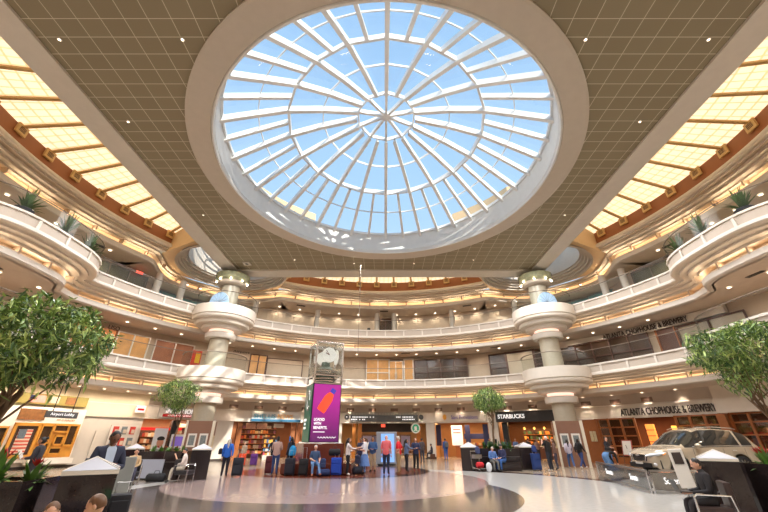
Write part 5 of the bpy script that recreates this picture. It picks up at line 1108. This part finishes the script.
POSES = dict(
    stand={}, hands=dict(elL=(-.25, .03, 1.14), wrL=(-.1, .27, 1.13), elR=(.25, .03, 1.14), wrR=(.1, .27, 1.15)),
    phone=dict(elL=(-.25, .05, 1.14), wrL=(-.06, .27, 1.18), elR=(.25, .05, 1.14), wrR=(.06, .27, 1.2), head=-.45),
    hips=dict(elL=(-.36, -.12, 1.15), wrL=(-.17, .03, 1.02), elR=(.36, -.12, 1.15), wrR=(.17, .03, 1.02)),
    walk=dict(knL=(-.1, .18, .5), anL=(-.1, .3, .1), toL=(-.1, .46, .09), knR=(.1, -.06, .5), anR=(.1, -.3, .15), toR=(.11, -.17, .05), elL=(-.24, -.14, 1.16), wrL=(-.22, -.1, .92), elR=(.24, .08, 1.14), wrR=(.22, .25, .98)),
    wide=dict(knL=(-.17, .02, .49), anL=(-.24, 0, .09), toL=(-.3, .14, .04), knR=(.17, .02, .49), anR=(.24, 0, .09), toR=(.3, .14, .04)),
    drink=dict(elL=(-.28, .12, 1.25), wrL=(-.06, .24, 1.5), elR=(.25, .02, 1.14), wrR=(.16, .26, 1.14), head=.1),
    pull=dict(elR=(.27, -.12, 1.16), wrR=(.27, -.2, .92)),
    point=dict(elR=(.24, .18, 1.24), wrR=(.16, .42, 1.22), elL=(-.25, .03, 1.14), wrL=(-.12, .27, 1.13)),
    bend=dict(pel=(0, -.12, .92), sp=(0, .06, 1.02), ch=(0, .3, 1.02), nk=(0, .45, .98), hd=(0, .54, .95), shL=(-.18, .38, 1.0), elL=(-.2, .42, .72), wrL=(-.12, .5, .5), shR=(.18, .38, 1.0), elR=(.2, .42, .72), wrR=(.12, .5, .5), hpL=(-.09, -.12, .88), hpR=(.09, -.12, .88), knL=(-.1, -.02, .48), knR=(.1, -.02, .48), head=-1.2),
    sit=dict(pel=(0, 0, .55), sp=(0, -.02, .73), ch=(0, 0, .93), nk=(0, .02, 1.07), hd=(0, .035, 1.16), shL=(-.18, .02, 1.01), elL=(-.24, .06, .74), wrL=(-.1, .28, .68), shR=(.18, .02, 1.01), elR=(.24, .06, .74), wrR=(.1, .28, .68), hpL=(-.1, .03, .53), hpR=(.1, .03, .53), knL=(-.13, .44, .53), knR=(.13, .44, .53), anL=(-.13, .46, .09), anR=(.13, .46, .09), toL=(-.15, .62, .04), toR=(.15, .62, .04), head=-.35))
POSES['lounge'] = dict(POSES['sit'], anL=(-.2, .78, .1), toL=(-.24, .92, .13), knL=(-.17, .46, .5), wrL=(-.2, .3, .6))
POSES['laptop'] = dict(POSES['sit'], head=-.7, wrL=(-.12, .36, .7), wrR=(.12, .36, .7))
POSES['standbag'] = dict(elL=(-.25, 0, 1.14), wrL=(-.2, .2, 1.02))
BONES = [('pel', 'sp', .15, .135, 't'), ('sp', 'ch', .135, .15, 't'), ('ch', 'nk', .15, .066, 't'), ('nk', 'hd', .056, .05, 's'),
         ('ch', 'shL', .13, .07, 't'), ('shL', 'elL', .068, .048, 'u'), ('elL', 'wrL', .048, .031, 'f'), ('ch', 'shR', .13, .07, 't'), ('shR', 'elR', .068, .048, 'u'), ('elR', 'wrR', .048, .031, 'f'),
         ('pel', 'hpL', .14, .1, 'l'), ('hpL', 'knL', .1, .064, 'l'), ('knL', 'anL', .064, .044, 'c'), ('anL', 'toL', .048, .038, 'x'),
         ('pel', 'hpR', .14, .1, 'l'), ('hpR', 'knR', .1, .064, 'l'), ('knR', 'anR', .064, .044, 'c'), ('anR', 'toR', .048, .038, 'x')]
RAD = {}
for a_, c_, ra, rc, _ in BONES: RAD[c_] = rc; RAD.setdefault(a_, ra)
def person(label, loc, face, pose='stand', h=1.75, top=(90, 90, 90), bot=(40, 44, 60), skin=None, hair='brown', style='short', sleeves='long', legs='long', shoe=(30, 28, 28), girth=1.0, group=None, shirt=None, over=None, glasses=False, hat=None):
    """face: heading in degrees, 0 = away from the camera (+Y), 180 = towards it, 90 = left"""
    J = dict(BASE); J.update(POSES[pose]); 
    if over: J.update(over)
    hp_ = J.pop('head', 0); J = {k: Vector(v) for k, v in J.items()}; k_ = h/1.75
    nm = list(J); me = bpy.data.meshes.new('person'); me.from_pydata([J[n]*k_ for n in nm], [(nm.index(a), nm.index(c)) for a, c, *_ in BONES], [])
    o = bpy.data.objects.new('person_skin', me); COL.objects.link(o); o.modifiers.new('s', 'SKIN'); sd_ = o.modifiers.new('u', 'SUBSURF'); sd_.levels = 1 if loc[1] > 12 else 2; o.modifiers['s'].use_smooth_shade = True
    for i, n in enumerate(nm):
        v = me.skin_vertices[0].data[i]; r = 1.2*RAD[n]*k_*(girth if n in ('pel', 'sp', 'ch', 'hpL', 'hpR') else 1); v.radius = (r, r*(.78 if n in ('pel', 'sp', 'ch') else 1)); v.use_root = (n == 'pel')
    bpy.context.view_layer.update(); dg_ = bpy.context.evaluated_depsgraph_get(); m2 = bpy.data.meshes.new_from_object(o.evaluated_get(dg_)); bpy.data.objects.remove(o)
    skin = skin or skin_l; mats = [skin, cloth(top), cloth(bot), cloth(shoe), eyem, lipm, cloth(shirt or top)]
    b = MB(); vs = [v.co.copy() for v in m2.vertices]; B_ = [(J[a]*k_, J[c]*k_, t) for a, c, _, _, t in BONES]
    slot = dict(t=1, u=1 if sleeves != 'none' else 0, f=1 if sleeves == 'long' else 0, l=2, c=2 if legs == 'long' else 0, x=3, s=0)
    for p in m2.polygons:
        c = sum((vs[i] for i in p.vertices), Vector())/len(p.vertices); best = None
        for a, e_, t in B_:
            ab = e_-a; q = max(0, min(1, (c-a).dot(ab)/ab.length_squared)); d = (c-a-ab*q).length
            if t in 'tl': d -= .05*k_
            if best is None or d < best[0]: best = (d, t, q)
        s = slot[best[1]]
        if best[1] in 'tl' and pose not in ('sit', 'lounge', 'laptop', 'bend'): s = 1 if c.z > J['pel'].z*k_-.05 else 2
        if best[1] == 't' and best[2] > .9 and (c-J['nk']*k_).length < .075*k_: s = 0
        if shirt and s == 1 and best[1] == 't' and abs(c.x) < .055*k_ and c.y > J['ch'].y*k_+.02 and c.z > J['sp'].z*k_-.05: s = 6
        b.add([vs[i] for i in p.vertices], [tuple(range(len(p.vertices)))], mi=s)
    bpy.data.meshes.remove(m2)
    # head
    HM = Matrix.Translation(J['hd']*k_) @ Matrix.Rotation(hp_, 4, 'X') @ Matrix.Scale(k_, 4)
    def hf(p):
        x, y, z = p
        if z < 0: x *= 1-.28*abs(z); y *= 1-.12*abs(z)
        if y < 0 and z > -.3: y *= 1.06
        return Vector((x, y, z))
    b.sphere((0, .012, .075), (.076, .097, .118), 16, 12, mi=0, M=HM, fn=hf)
    b.add([(0, .135, .052), (-.018, .1, .05), (.018, .1, .05), (0, .108, .098)], [(0, 1, 3), (0, 3, 2), (0, 2, 1)], HM, mi=0)
    for s in (-1, 1):
        b.sphere((.031*s, .093, .088), (.013, .012, .008), 8, 6, mi=4, M=HM); b.sphere((.078*s, .0, .072), (.012, .022, .032), 8, 6, mi=0, M=HM); b.box((.031*s, .1, .105), (.034, .01, .006), M=HM, mi=4)
    b.sphere((0, .096, .02), (.024, .012, .008), 8, 6, mi=5, M=HM)
    # hands
    for s, w, e_ in ((-1, 'wrL', 'elL'), (1, 'wrR', 'elR')):
        W_ = J[w]*k_; d = (J[w]-J[e_]).normalized(); sd2 = Vector((-s, 0, 0)); n_ = d.cross(sd2)
        if n_.length < .1: n_ = Vector((0, 0, 1))
        n_.normalize(); sd2 = n_.cross(d).normalized(); pc = W_+d*.05*k_
        b.tube([W_-d*.01, W_+d*.03*k_, W_+d*.075*k_, W_+d*.095*k_], [.026*k_, .036*k_, .04*k_, .034*k_], 8, mi=0, flat=.5)
        for f in range(4):
            a0 = W_+d*.085*k_+sd2*(.026-.0175*f)*k_; L = (.07, .08, .074, .056)[f]*k_; cu = -n_*.25 if n_.z > 0 else n_*.25
            b.tube([a0, a0+(d+cu*.4).normalized()*L*.45, a0+(d+cu*.4).normalized()*L*.45+(d+cu*2.2).normalized()*L*.5], [.0095*k_, .0088*k_, .006*k_], 6, mi=0)
        a0 = W_+d*.03*k_+sd2*.03*k_; b.tube([a0, a0+(d*.6+sd2*.8).normalized()*.035*k_, a0+(d*1.0+sd2*.7).normalized()*.07*k_], [.012*k_, .0105*k_, .007*k_], 6, mi=0)
    o = b.build('person', mats, smooth=True, loc=loc, rz=R_(face)); tag(o, label, 'person', group)
    me = o.data; bm = bmesh.new(); bm.from_mesh(me); bmesh.ops.remove_doubles(bm, verts=bm.verts, dist=.0002*k_); bmesh.ops.recalc_face_normals(bm, faces=bm.faces); bm.to_mesh(me); bm.free()
    # hair
    if style != 'bald':
        hm = hairc[hair]; hb = MB()
        def hairf(p):
            x, y, z = p
            if y > .25: z = max(z, .42); y *= .93
            else: z = max(z, -.45 if style == 'short' else -.7)
            return Vector((x, y, z))
        hb.sphere((0, -.002, .088), (.084, .103, .116), 18, 14, M=HM, fn=hairf)
        if style == 'long':
            hb.tube([HM @ Vector((0, -.05, .09)), HM @ Vector((0, -.085, -.02)), HM @ Vector((0, -.105, -.14)), HM @ Vector((0, -.1, -.26))], [.08*k_, .085*k_, .08*k_, .045*k_], 10, flat=.55)
            for s in (-1, 1): hb.tube([HM @ Vector((.066*s, .02, .1)), HM @ Vector((.084*s, .005, -.0)), HM @ Vector((.09*s, .02, -.13))], [.02*k_, .028*k_, .016*k_], 7)
        if style == 'tail': hb.tube([HM @ Vector((0, -.09, .12)), HM @ Vector((0, -.15, .08)), HM @ Vector((0, -.16, -.08))], [.025*k_, .032*k_, .012*k_], 8)
        if style == 'bun': hb.sphere((0, -.1, .16), .045, 10, 8, M=HM)
        hb.build('hair', hm, o, smooth=True)
    if hat:
        hb = MB(); hb.lathe([(.09, .12), (.088, .17), (.06, .205), (.001, .215)], 16, M=HM); hb.box((0, .12, .125), (.12, .09, .012), M=HM); hb.build('cap', cloth(hat), o, smooth=True)
    if glasses:
        hb = MB()
        for s in (-1, 1): hb.tube([HM @ Vector((.031*s+.02*math.cos(t*PI/5), .112, .087+.015*math.sin(t*PI/5))) for t in range(11)], .0022, 4); hb.tube([HM @ Vector((.051*s, .112, .09)), HM @ Vector((.08*s, .0, .085))], .002, 4)
        hb.build('glasses', black, o)
    return o
def attach(o, child): child.parent = o
# ---------- luggage ----------
def suitcase(x, y, rz, c, label, h=.62, w=.42, d=.26, handle=.4, tilt=0, group=None):
    o = empty('suitcase', (x, y, 0), R_(rz), label, 'suitcase', group); o.rotation_euler = (R_(tilt), 0, R_(rz)); m = cloth(c)
    b = MB(); b.rbox((0, 0, .05+h/2), (w, d, h), .05); b.build('shell', m, o, smooth=True)
    b = MB(); b.rbox((0, -d/2-.02, .05+h*.36), (w*.8, .05, h*.5), .02); b.rbox((0, -d/2-.015, .05+h*.78), (w*.8, .04, h*.24), .015); b.build('front_pocket', m, o)
    b = MB(); b.tube([(-.1, d*.3, h), (-.1, d*.3, h+handle), (.1, d*.3, h+handle), (.1, d*.3, h)], .011, 6); b.build('handle', steel, o)
    for sx_ in (-1, 1):
        for sy in (-1, 1): b = MB(); b.lathe([(.001, -.015), (.03, -.015), (.03, .015), (.001, .015)], 12, M=Matrix.Translation((sx_*(w/2-.05), sy*(d/2-.05), .03)) @ Matrix.Rotation(R_(90), 4, 'Y')); b.build('wheel', black, o)
    return o
def backpack(loc, rz, c, label, s=1.0, tilt=0):
    o = empty('backpack', loc, R_(rz), label, 'backpack'); o.rotation_euler = (R_(tilt), 0, R_(rz)); m = cloth(c)
    b = MB(); b.sphere((0, 0, .23*s), (.17*s, .1*s, .24*s), 16, 12, fn=lambda p: Vector((max(-.85, min(.85, p.x*1.2)), max(-.8, min(.8, p.y*1.2)), p.z if p.z > -.8 else -.8))); b.build('bag', m, o, smooth=True)
    b = MB(); b.rbox((0, -.1*s, .15*s), (.24*s, .07*s, .2*s), .03*s); b.build('pocket', m, o)
    for x in (-.09, .09): b = MB(); b.tube([(x*s, .08*s, .42*s), (x*s, .13*s, .3*s), (x*s, .08*s, .08*s)], .018*s, 6, flat=.5); b.build('strap', black, o)
    return o
def duffel(x, y, z, rz, c, label, L=.6, r=.16):
    o = empty('duffel_bag', (x, y, z), R_(rz), label, 'bag'); b = MB(); b.tube([(-L/2, 0, r), (-L/2+.06, 0, r), (L/2-.06, 0, r), (L/2, 0, r)], [r*.7, r, r, r*.7], 14, flat=.95); b.build('bag', cloth(c), o, smooth=True)
    b = MB(); b.tube([(-.12, 0, r*1.9), (-.08, 0, r*2.5), (.08, 0, r*2.5), (.12, 0, r*1.9)], .013, 6); b.build('handle', black, o); return o
def lounge_chair(x, y, rz, label, m=None):
    o = empty('lounge_chair', (x, y, 0), R_(rz), label, 'chair', ); m = m or mat('chair_leather', srgb(44, 42, 46), .35)
    b = MB(); b.rbox((0, .05, .36), (.6, .6, .16), .04); b.build('seat', m, o); b = MB(); b.rbox((0, -.28, .62), (.6, .12, .5), .04); b.build('backrest', m, o)
    for s in (-1, 1): b = MB(); b.tube([(.34*s, .33, .0), (.34*s, .33, .6), (.34*s, .28, .64), (.34*s, -.26, .64), (.34*s, -.34, .0)], .02, 8); b.build('armrest_frame', chrome, o)
    return o
# near left
person('man in dark suit looking down at a phone behind the near left pillar', (-5.1, 7.45, 0), 232, 'phone', 1.8, (40, 44, 66), (34, 36, 50), mat('skin_tan', srgb(128, 86, 66), .55), 'black', 'short', shirt=(190, 204, 226))
b = MB(); b.rbox((0, 0, 0), (.075, .012, .15), .006); o = b.build('phone', black, loc=(-5.26, 7.17, 1.28)); o.rotation_euler = (R_(-40), 0, R_(20)); tag(o, 'black phone held by the suited man at near left', 'phone')
person('person in dark suit holding white papers before the exhibition wall', (-11.1, 12.9, 0), 110, 'hands', 1.72, (44, 42, 50), (34, 32, 38), skin_m, 'black', 'bun')
b = MB(); b.box((0, 0, 0), (.22, .015, .3)); o = b.build('paper', white, loc=(-11.5, 12.74, 1.2)); o.rotation_euler = (R_(-30), 0, R_(110)); tag(o, 'white papers held by the person in dark suit', 'paper')
person('seated man with glasses and sandy hair at the bottom left edge', (-3.72, 4.8, -.14), 215, 'sit', 1.5, (120, 100, 96), (60, 60, 70), skin_l, 'blond', 'short', glasses=True)
person('seated person in green top with short blond hair seen from behind at bottom left', (-3.14, 4.75, -.13), 110, 'sit', 1.58, (30, 160, 100), (60, 60, 70), skin_l, 'blond', 'short')
b = MB(); b.rbox((0, 0, .16), (2.2, .62, .32), .04); o = b.build('bench', mat('bench_grey', srgb(108, 110, 124), .4), loc=(-3.7, 4.75, 0)); tag(o, 'low grey bench under the two seated people at bottom left', 'bench')
b = MB(); b.rbox((0, 0, .52), (.9, .12, .62), .04); o = b.build('sofa_back', MATS['bench_grey'], loc=(-3.9, 5.3, 0)); tag(o, 'grey seat back behind the man with glasses', 'bench')
suitcase(-4.3, 6.9, 35, (30, 28, 34), 'tall black suitcase right of the near left pillar', .8, .3, .3, .2)
b = MB(); b.rbox((0, 0, .65), (.3, .06, 1.3), .02); o = b.build('grey_screen', mat('screen_grey', srgb(150, 152, 150), .3), loc=(-5.55, 8.8, 0), rz=R_(20)); tag(o, 'grey upright panel behind the suited man', 'panel')
for i, (x, y, tp, hr, f) in enumerate(((-11.4, 17.4, (150, 40, 60), 'black', 160), (-10.6, 17.2, (200, 170, 130), 'brown', 210), (-12.2, 17.9, (60, 70, 110), 'black', 150))):
    lounge_chair(x, y, f, 'dark lounge chair of the left crowd under the %s sitter' % ('red dressed', 'tan dressed', 'blue dressed')[i])
    person('%s person sitting in the crowd left of the stepped block' % ('red dressed', 'tan dressed', 'blue dressed')[i], (x, y, -.02), f, 'sit', 1.7, tp, (60, 60, 80), (skin_m, skin_l, skin_d)[i], hr, 'short')
lounge_chair(-8.85, 18.1, -90, 'black lounge chair with chrome arms before the left planter')
person('woman in white top seated reading by the left planter', (-8.9, 18.1, -.0), -90+180+20, 'sit', 1.68, (226, 214, 206), (206, 196, 180), skin_l, 'black', 'short')
b = MB(); b.rbox((0, 0, 0), (.3, .02, .38), .005); o = b.build('magazine', mat('page_tan', srgb(226, 180, 150), .5), loc=(-9.25, 18.0, .92)); o.rotation_euler = (R_(-30), 0, R_(110)); tag(o, 'pale magazine held by the seated reading woman', 'magazine')
duffel(-9.95, 18.0, 0, 10, (30, 30, 34), 'black duffel bag on the floor before the left planter', .75, .17)
# blue jacket traveller
person('white haired traveller in bright blue jacket with dark trousers seen from behind', (-7.95, 20.4, 0), 15, 'pull', 1.7, (36, 96, 190), (30, 28, 40), skin_l, 'grey', 'long', girth=1.15)
backpack((-8.3, 20.35, .95), 30, (40, 30, 36), 'small dark shoulder bag of the blue jacketed traveller', .65)
suitcase(-7.35, 20.5, 8, (36, 38, 48), 'dark grey suitcase beside the blue jacketed traveller', .78, .5, .28)
person('dark haired person in black top walking into the news shop', (-8.4, 30.2, 0), -8, 'walk', 1.72, (28, 26, 32), (36, 34, 40), skin_l, 'black', 'long')
suitcase(-8.1, 28.9, 10, (150, 152, 160), 'small silver suitcase pulled towards the news shop', .6, .4, .24, .45, tilt=-25)
suitcase(-9.9, 28.2, 0, (226, 84, 50), 'bright orange red suitcase before the news shop', .72, .46, .26)
suitcase(-9.2, 28.6, 0, (96, 50, 130), 'purple suitcase beside the orange red one', .7, .46, .26)
person('grey haired person in pale clothes behind the orange suitcase', (-10.1, 28.9, 0), 160, 'stand', 1.5, (176, 160, 140), (120, 110, 100), skin_l, 'grey', 'short')
# pair by the tower
person('person in taupe sweater and blue jeans standing left of the clock tower', (-5.7, 21.3, 0), 5, 'hands', 1.8, (168, 138, 128), (42, 62, 110), skin_d, 'black', 'bun', girth=1.1)
person('woman with bright blue bag strap and dark top facing the taupe sweater', (-5.05, 21.7, 0), 60, 'stand', 1.78, (34, 36, 48), (30, 30, 40), skin_m, 'black', 'long', shoe=(200, 180, 190))
backpack((-4.9, 21.5, .82), -30, (30, 140, 200), 'bright blue backpack on the woman left of the clock tower', 1.15)
b = MB(); b.lathe([(.001, 0), (.035, 0), (.035, .2), (.015, .25), (.001, .26)], 12); o = b.build('water_bottle', mat('bottle_blue', srgb(60, 120, 200), .2), loc=(-5.1, 21.4, 1.55)); tag(o, 'small blue bottle raised by the woman left of the clock tower', 'bottle')
suitcase(-4.85, 21.0, 0, (28, 30, 44), 'black navy suitcase right of the pair by the clock tower', .74, .5, .28)
suitcase(-6.15, 21.9, 0, (90, 36, 44), 'dark red suitcase left of the taupe sweater', .8, .44, .28)
# bench man
person('man in blue tee shirt and light jeans sitting on the granite bench', (-3.6, 21.05, .0), 196, 'lounge', 1.8, (54, 76, 110), (96, 130, 176), skin_l, 'grey', 'short', sleeves='short', shoe=(150, 90, 60))
suitcase(-4.1, 20.75, 0, (22, 22, 26), 'black suitcase with raised handle beside the bench man', .72, .44, .28, .55)
suitcase(-2.45, 20.95, 0, (26, 66, 170), 'royal blue hard suitcase right of the bench man', .76, .52, .3, .2)
duffel(-3.05, 20.6, 0, 12, (26, 44, 90), 'navy duffel bag lying on the floor before the blue suitcase', .65, .17)
backpack((-3.1, 20.65, .33), 10, (34, 50, 90), 'navy backpack stacked on the navy duffel bag', 1.0)
duffel(-2.6, 21.15, .88, 0, (24, 24, 28), 'black bag lying on top of the royal blue suitcase', .6, .17)
# talking group
person('long haired woman in white top and black trousers right of the blue suitcase', (-1.9, 21.2, 0), 100-180, 'point', 1.72, (214, 206, 204), (26, 24, 28), skin_l, 'black', 'long', shoe=(230, 226, 220))
person('woman in white blouse and light blue skirt, one hand raised', (-1.05, 21.9, 0), 95, 'point', 1.76, (226, 226, 232), (96, 130, 190), skin_l, 'brown', 'tail', sleeves='short', girth=1.05)
b = MB(); b.lathe([(.15, .97), (.2, .8), (.27, .45), (.29, .38)], 20); o = b.build('skirt', cloth((96, 130, 190)), bpy.context.scene.objects['person'] if False else None, smooth=True, loc=(-1.05, 21.9, 0)); sk_ = [q for q in sc.objects if q.get('label', '').startswith('woman in white blouse')][0]; o.parent = sk_; o.location = (0, 0, 0)
person('man in denim blue shirt and khaki trousers behind the white blouse', (-.65, 23.4, 0), 170, 'hands', 1.78, (60, 92, 140), (170, 150, 124), skin_m, 'black', 'short')
person('person in dark blue top partly hidden between the two talking women', (-1.35, 23.4, 0), 150, 'stand', 1.74, (54, 56, 86), (30, 30, 44), skin_m, 'black', 'short')
duffel(-1.4, 21.5, 0, 20, (24, 26, 40), 'dark bag standing on the floor between the talking women', .5, .2)
backpack((-1.4, 21.55, .46), 0, (40, 44, 70), 'dark blue backpack on top of the dark bag between the women', 1.0)
person('bald man in salmon pink polo shirt and navy jeans', (.12, 21.6, 0), 350, 'stand', 1.86, (214, 100, 106), (34, 40, 66), skin_l, 'grey', 'bald', sleeves='short', shoe=(110, 40, 40), girth=1.08)
person('white haired man in red polo shirt and khaki trousers with hands on hips', (.8, 22.1, 0), 75, 'hips', 1.82, (206, 22, 34), (160, 134, 98), skin_l, 'grey', 'short', sleeves='short', shoe=(120, 100, 70), girth=1.15)
person('woman in denim jacket and black trousers pointing to the right', (1.3, 23.4, 0), -80, 'point', 1.68, (96, 116, 150), (30, 30, 36), skin_m, 'black', 'long')
person('woman in navy hoodie and black leggings standing alone facing the camera', (1.9, 24.0, 0), 190, 'phone', 1.74, (44, 50, 84), (26, 26, 32), skin_l, 'brown', 'long', over=dict(head=-.1), shoe=(150, 70, 60))
person('man with grey backpack standing before the food shop', (5.6, 36.3, 0), 15, 'stand', 1.76, (50, 76, 130), (50, 90, 160), skin_m, 'black', 'short')
backpack((5.68, 36.02, 1.0), 15, (90, 90, 96), 'grey backpack on the man before the food shop', 1.0)
person('seated dark figure at the left inside the food shop', (4.6, 38.5, -.02), 90, 'sit', 1.7, (50, 44, 60), (40, 40, 50), skin_m, 'black', 'short')
b = MB(); b.rbox((0, 0, .22), (.44, .44, .44), .03); o = b.build('stool', dwood, loc=(4.65, 38.5, 0)); tag(o, 'small dark stool under the seated figure in the food shop', 'stool')
for i, x in enumerate((8.0, 9.0)):
    o = empty('cafe_chair', (x, 37.5, 0), R_(20*i), 'brown wooden chair at the food shop entrance, the %s one' % ('left', 'right')[i], 'chair')
    b = MB(); b.box((0, 0, .45), (.42, .42, .04)); b.build('seat', wood, o); b = MB(); b.box((0, -.2, .8), (.42, .03, .34)); b.build('backrest', wood, o)
    for sx_ in (-.18, .18):
        for sy in (-.18, .18): b = MB(); b.box((sx_, sy, .22), (.04, .04, .44)); b.build('leg', wood, o)
# right couple
b = MB(); b.rbox((0, 0, .22), (2.0, .6, .44), .03); o = b.build('bench', darkgran, loc=(7.05, 24.15, 0)); tag(o, 'dark granite bench under the right seated couple', 'bench')
person('grey haired woman in blue jacket sitting on the right granite bench', (6.45, 23.95, 0), 185, 'laptop', 1.66, (86, 120, 180), (110, 108, 104), skin_l, 'grey', 'short', girth=1.1)
person('man in navy vest with pale sleeves and blue jeans sitting turned to the woman', (7.05, 23.95, .0), 130, 'sit', 1.8, (44, 48, 84), (52, 92, 156), skin_l, 'black', 'short', hat=(60, 60, 66))
o = empty('luggage_trolley', (5.55, 23.9, 0), R_(20), 'chrome luggage trolley with red and grey bags before the pillar', 'trolley')
for s in (-.28, .28): b = MB(); b.tube([(s, .3, 1.02), (s, .25, .2), (s, -.45, .14)], .018, 6); b.build('side_frame', chrome, o)
b = MB(); b.tube([(-.28, .3, 1.02), (.28, .3, 1.02)], .02, 6); b.build('push_handle', chrome, o); b = MB(); b.box((0, -.1, .15), (.56, .7, .03)); b.build('deck', chrome, o); b = MB(); b.box((0, .1, .75), (.5, .3, .2)); b.build('basket', steel, o)
for x in (-.25, .25):
    for y in (-.4, .25): b = MB(); b.lathe([(.001, -.02), (.06, -.02), (.06, .02), (.001, .02)], 12, M=Matrix.Translation((x, y, .065)) @ Matrix.Rotation(R_(90), 4, 'Y')); b.build('wheel', black, o)
duffel(5.6, 23.75, .17, 20, (196, 34, 44), 'red bag on the luggage trolley', .42, .16); backpack((5.6, 23.98, .86), 20, (60, 70, 110), 'dark blue bag on the trolley basket', .9)
b = MB(); b.sphere((0, 0, .24), (.17, .13, .25), 12, 10); o = b.build('plastic_bag', mat('plastic_white', srgb(206, 208, 214), .3), loc=(6.0, 23.3, 0), smooth=True); tag(o, 'pale plastic bag standing on the floor beside the trolley', 'bag')
# right of the second pillar
suitcase(9.15, 24.4, 0, (34, 60, 120), 'tall navy blue suitcase before the right middle pillar', .85, .5, .3)
backpack((9.15, 24.4, .92), 0, (40, 60, 120), 'navy backpack on top of the tall navy suitcase', .9)
person('man in black tee shirt drinking from a cup beside the blue suitcase', (9.6+.15, 23.8, 0), 35, 'drink', 1.84, (26, 26, 28), (36, 40, 52), skin_l, 'grey', 'short', sleeves='short', shoe=(210, 206, 200))
b = MB(); b.lathe([(.001, 0), (.03, 0), (.042, .13), (.001, .14)], 14); o = b.build('paper_cup', white, loc=(9.45, 23.98, 1.62)); tag(o, 'white paper cup raised by the man in black tee shirt', 'cup')
person('woman in brown top behind the drinking man', (10.6, 24.9, 0), 60, 'stand', 1.7, (120, 90, 80), (60, 60, 76), skin_l, 'brown', 'long')
for i, (th, r, c, hr, f) in enumerate(((28.8, 22.6, (40, 100, 110), 'brown', 20), (30.8, 23.0, (90, 110, 150), 'blond', 190), (33.2, 23.6, (46, 44, 50), 'black', 10), (35.2, 23.2, (150, 120, 110), 'brown', 200), (37.4, 23.5, (60, 50, 46), 'black', 30), (25.5, 22.3, (60, 80, 60), 'black', 170))):
    p = pol(th, r); person('%s customer in the coffee shop queue' % ('teal topped', 'blue grey topped', 'black topped', 'tan topped', 'dark brown topped', 'dark green topped')[i], (p.x, p.y, 0), f, 'hands', 1.7+.03*(i % 3), c, (44, 46, 60), (skin_l, skin_m)[i % 2], hr, ('long', 'short', 'short')[i % 3])
person('person in pale grey top with black backpack walking past the right booth', (12.0, 26.0, 0), -15, 'walk', 1.66, (176, 168, 184), (60, 90, 140), skin_m, 'black', 'long', shoe=(230, 226, 226))
person('woman in dark top and jeans walking right past the right booth', (12.6, 25.8, 0), -70, 'walk', 1.7, (34, 30, 34), (44, 62, 116), skin_m, 'black', 'long', shoe=(230, 226, 226))
backpack((12.42, 25.62, 1.0), -70, (24, 22, 26), 'black backpack on the woman walking right', 1.0)
# by the restaurant
person('man in black tee shirt with a bag and light blue jeans before the timber windows', (14.9, 26.6, 0), -150, 'hands', 1.8, (32, 32, 40), (72, 120, 180), skin_l, 'brown', 'short', sleeves='short')
duffel(14.75, 26.32, .95, -150, (30, 28, 32), 'black bag held by the man before the timber windows', .45, .14)
person('man in black shirt bending forward beside the car barrier', (12.1, 21.9, 0), -75, 'bend', 1.76, (32, 30, 32), (90, 130, 180), skin_l, 'grey', 'bald')
person('grey haired person in dark clothes standing behind the car bonnet', (17.5, 24.0, .0), 160, 'hands', 1.8, (110, 112, 120), (50, 50, 60), skin_l, 'grey', 'short')
# near right seated man
lounge_chair(6.78, 8.75, 62, 'black lounge chair with chrome arm at the near right', mat('chair_brown', srgb(60, 46, 44), .35))
person('dark haired man in black clothes seated in profile with a laptop at the near right', (6.78, 8.75, -.02), 72, 'laptop', 1.68, (30, 26, 30), (34, 30, 34), skin_l, 'black', 'short', shoe=(50, 36, 34), over=dict(head=-.25))
o = empty('laptop', (6.36, 8.89, .665), R_(72), 'dark laptop on the lap of the near right seated man', 'laptop'); b = MB(); b.rbox((0, 0, .0), (.34, .23, .018), .006); b.build('keyboard_base', black, o); b = MB(); b.rbox((0, .1, .13), (.34, .012, .24), .005, M=Matrix.Rotation(R_(-18), 4, 'X')); b.build('screen', black, o)
for i, (x, y, c, f, hr, st) in enumerate(((3.0, 31.5, (70, 60, 60), 10, 'black', 'short'), (-1.4, 30.5, (226, 222, 216), 200, 'black', 'short'), (-3.4, 28.6, (200, 200, 204), 180, 'brown', 'short'))):
    person('distant %s person in the central passage area' % ('dark dressed', 'white dressed', 'light grey dressed')[i], (x, y, 0), f, 'stand', 1.74, c, (50, 50, 60), skin_m, hr, st)
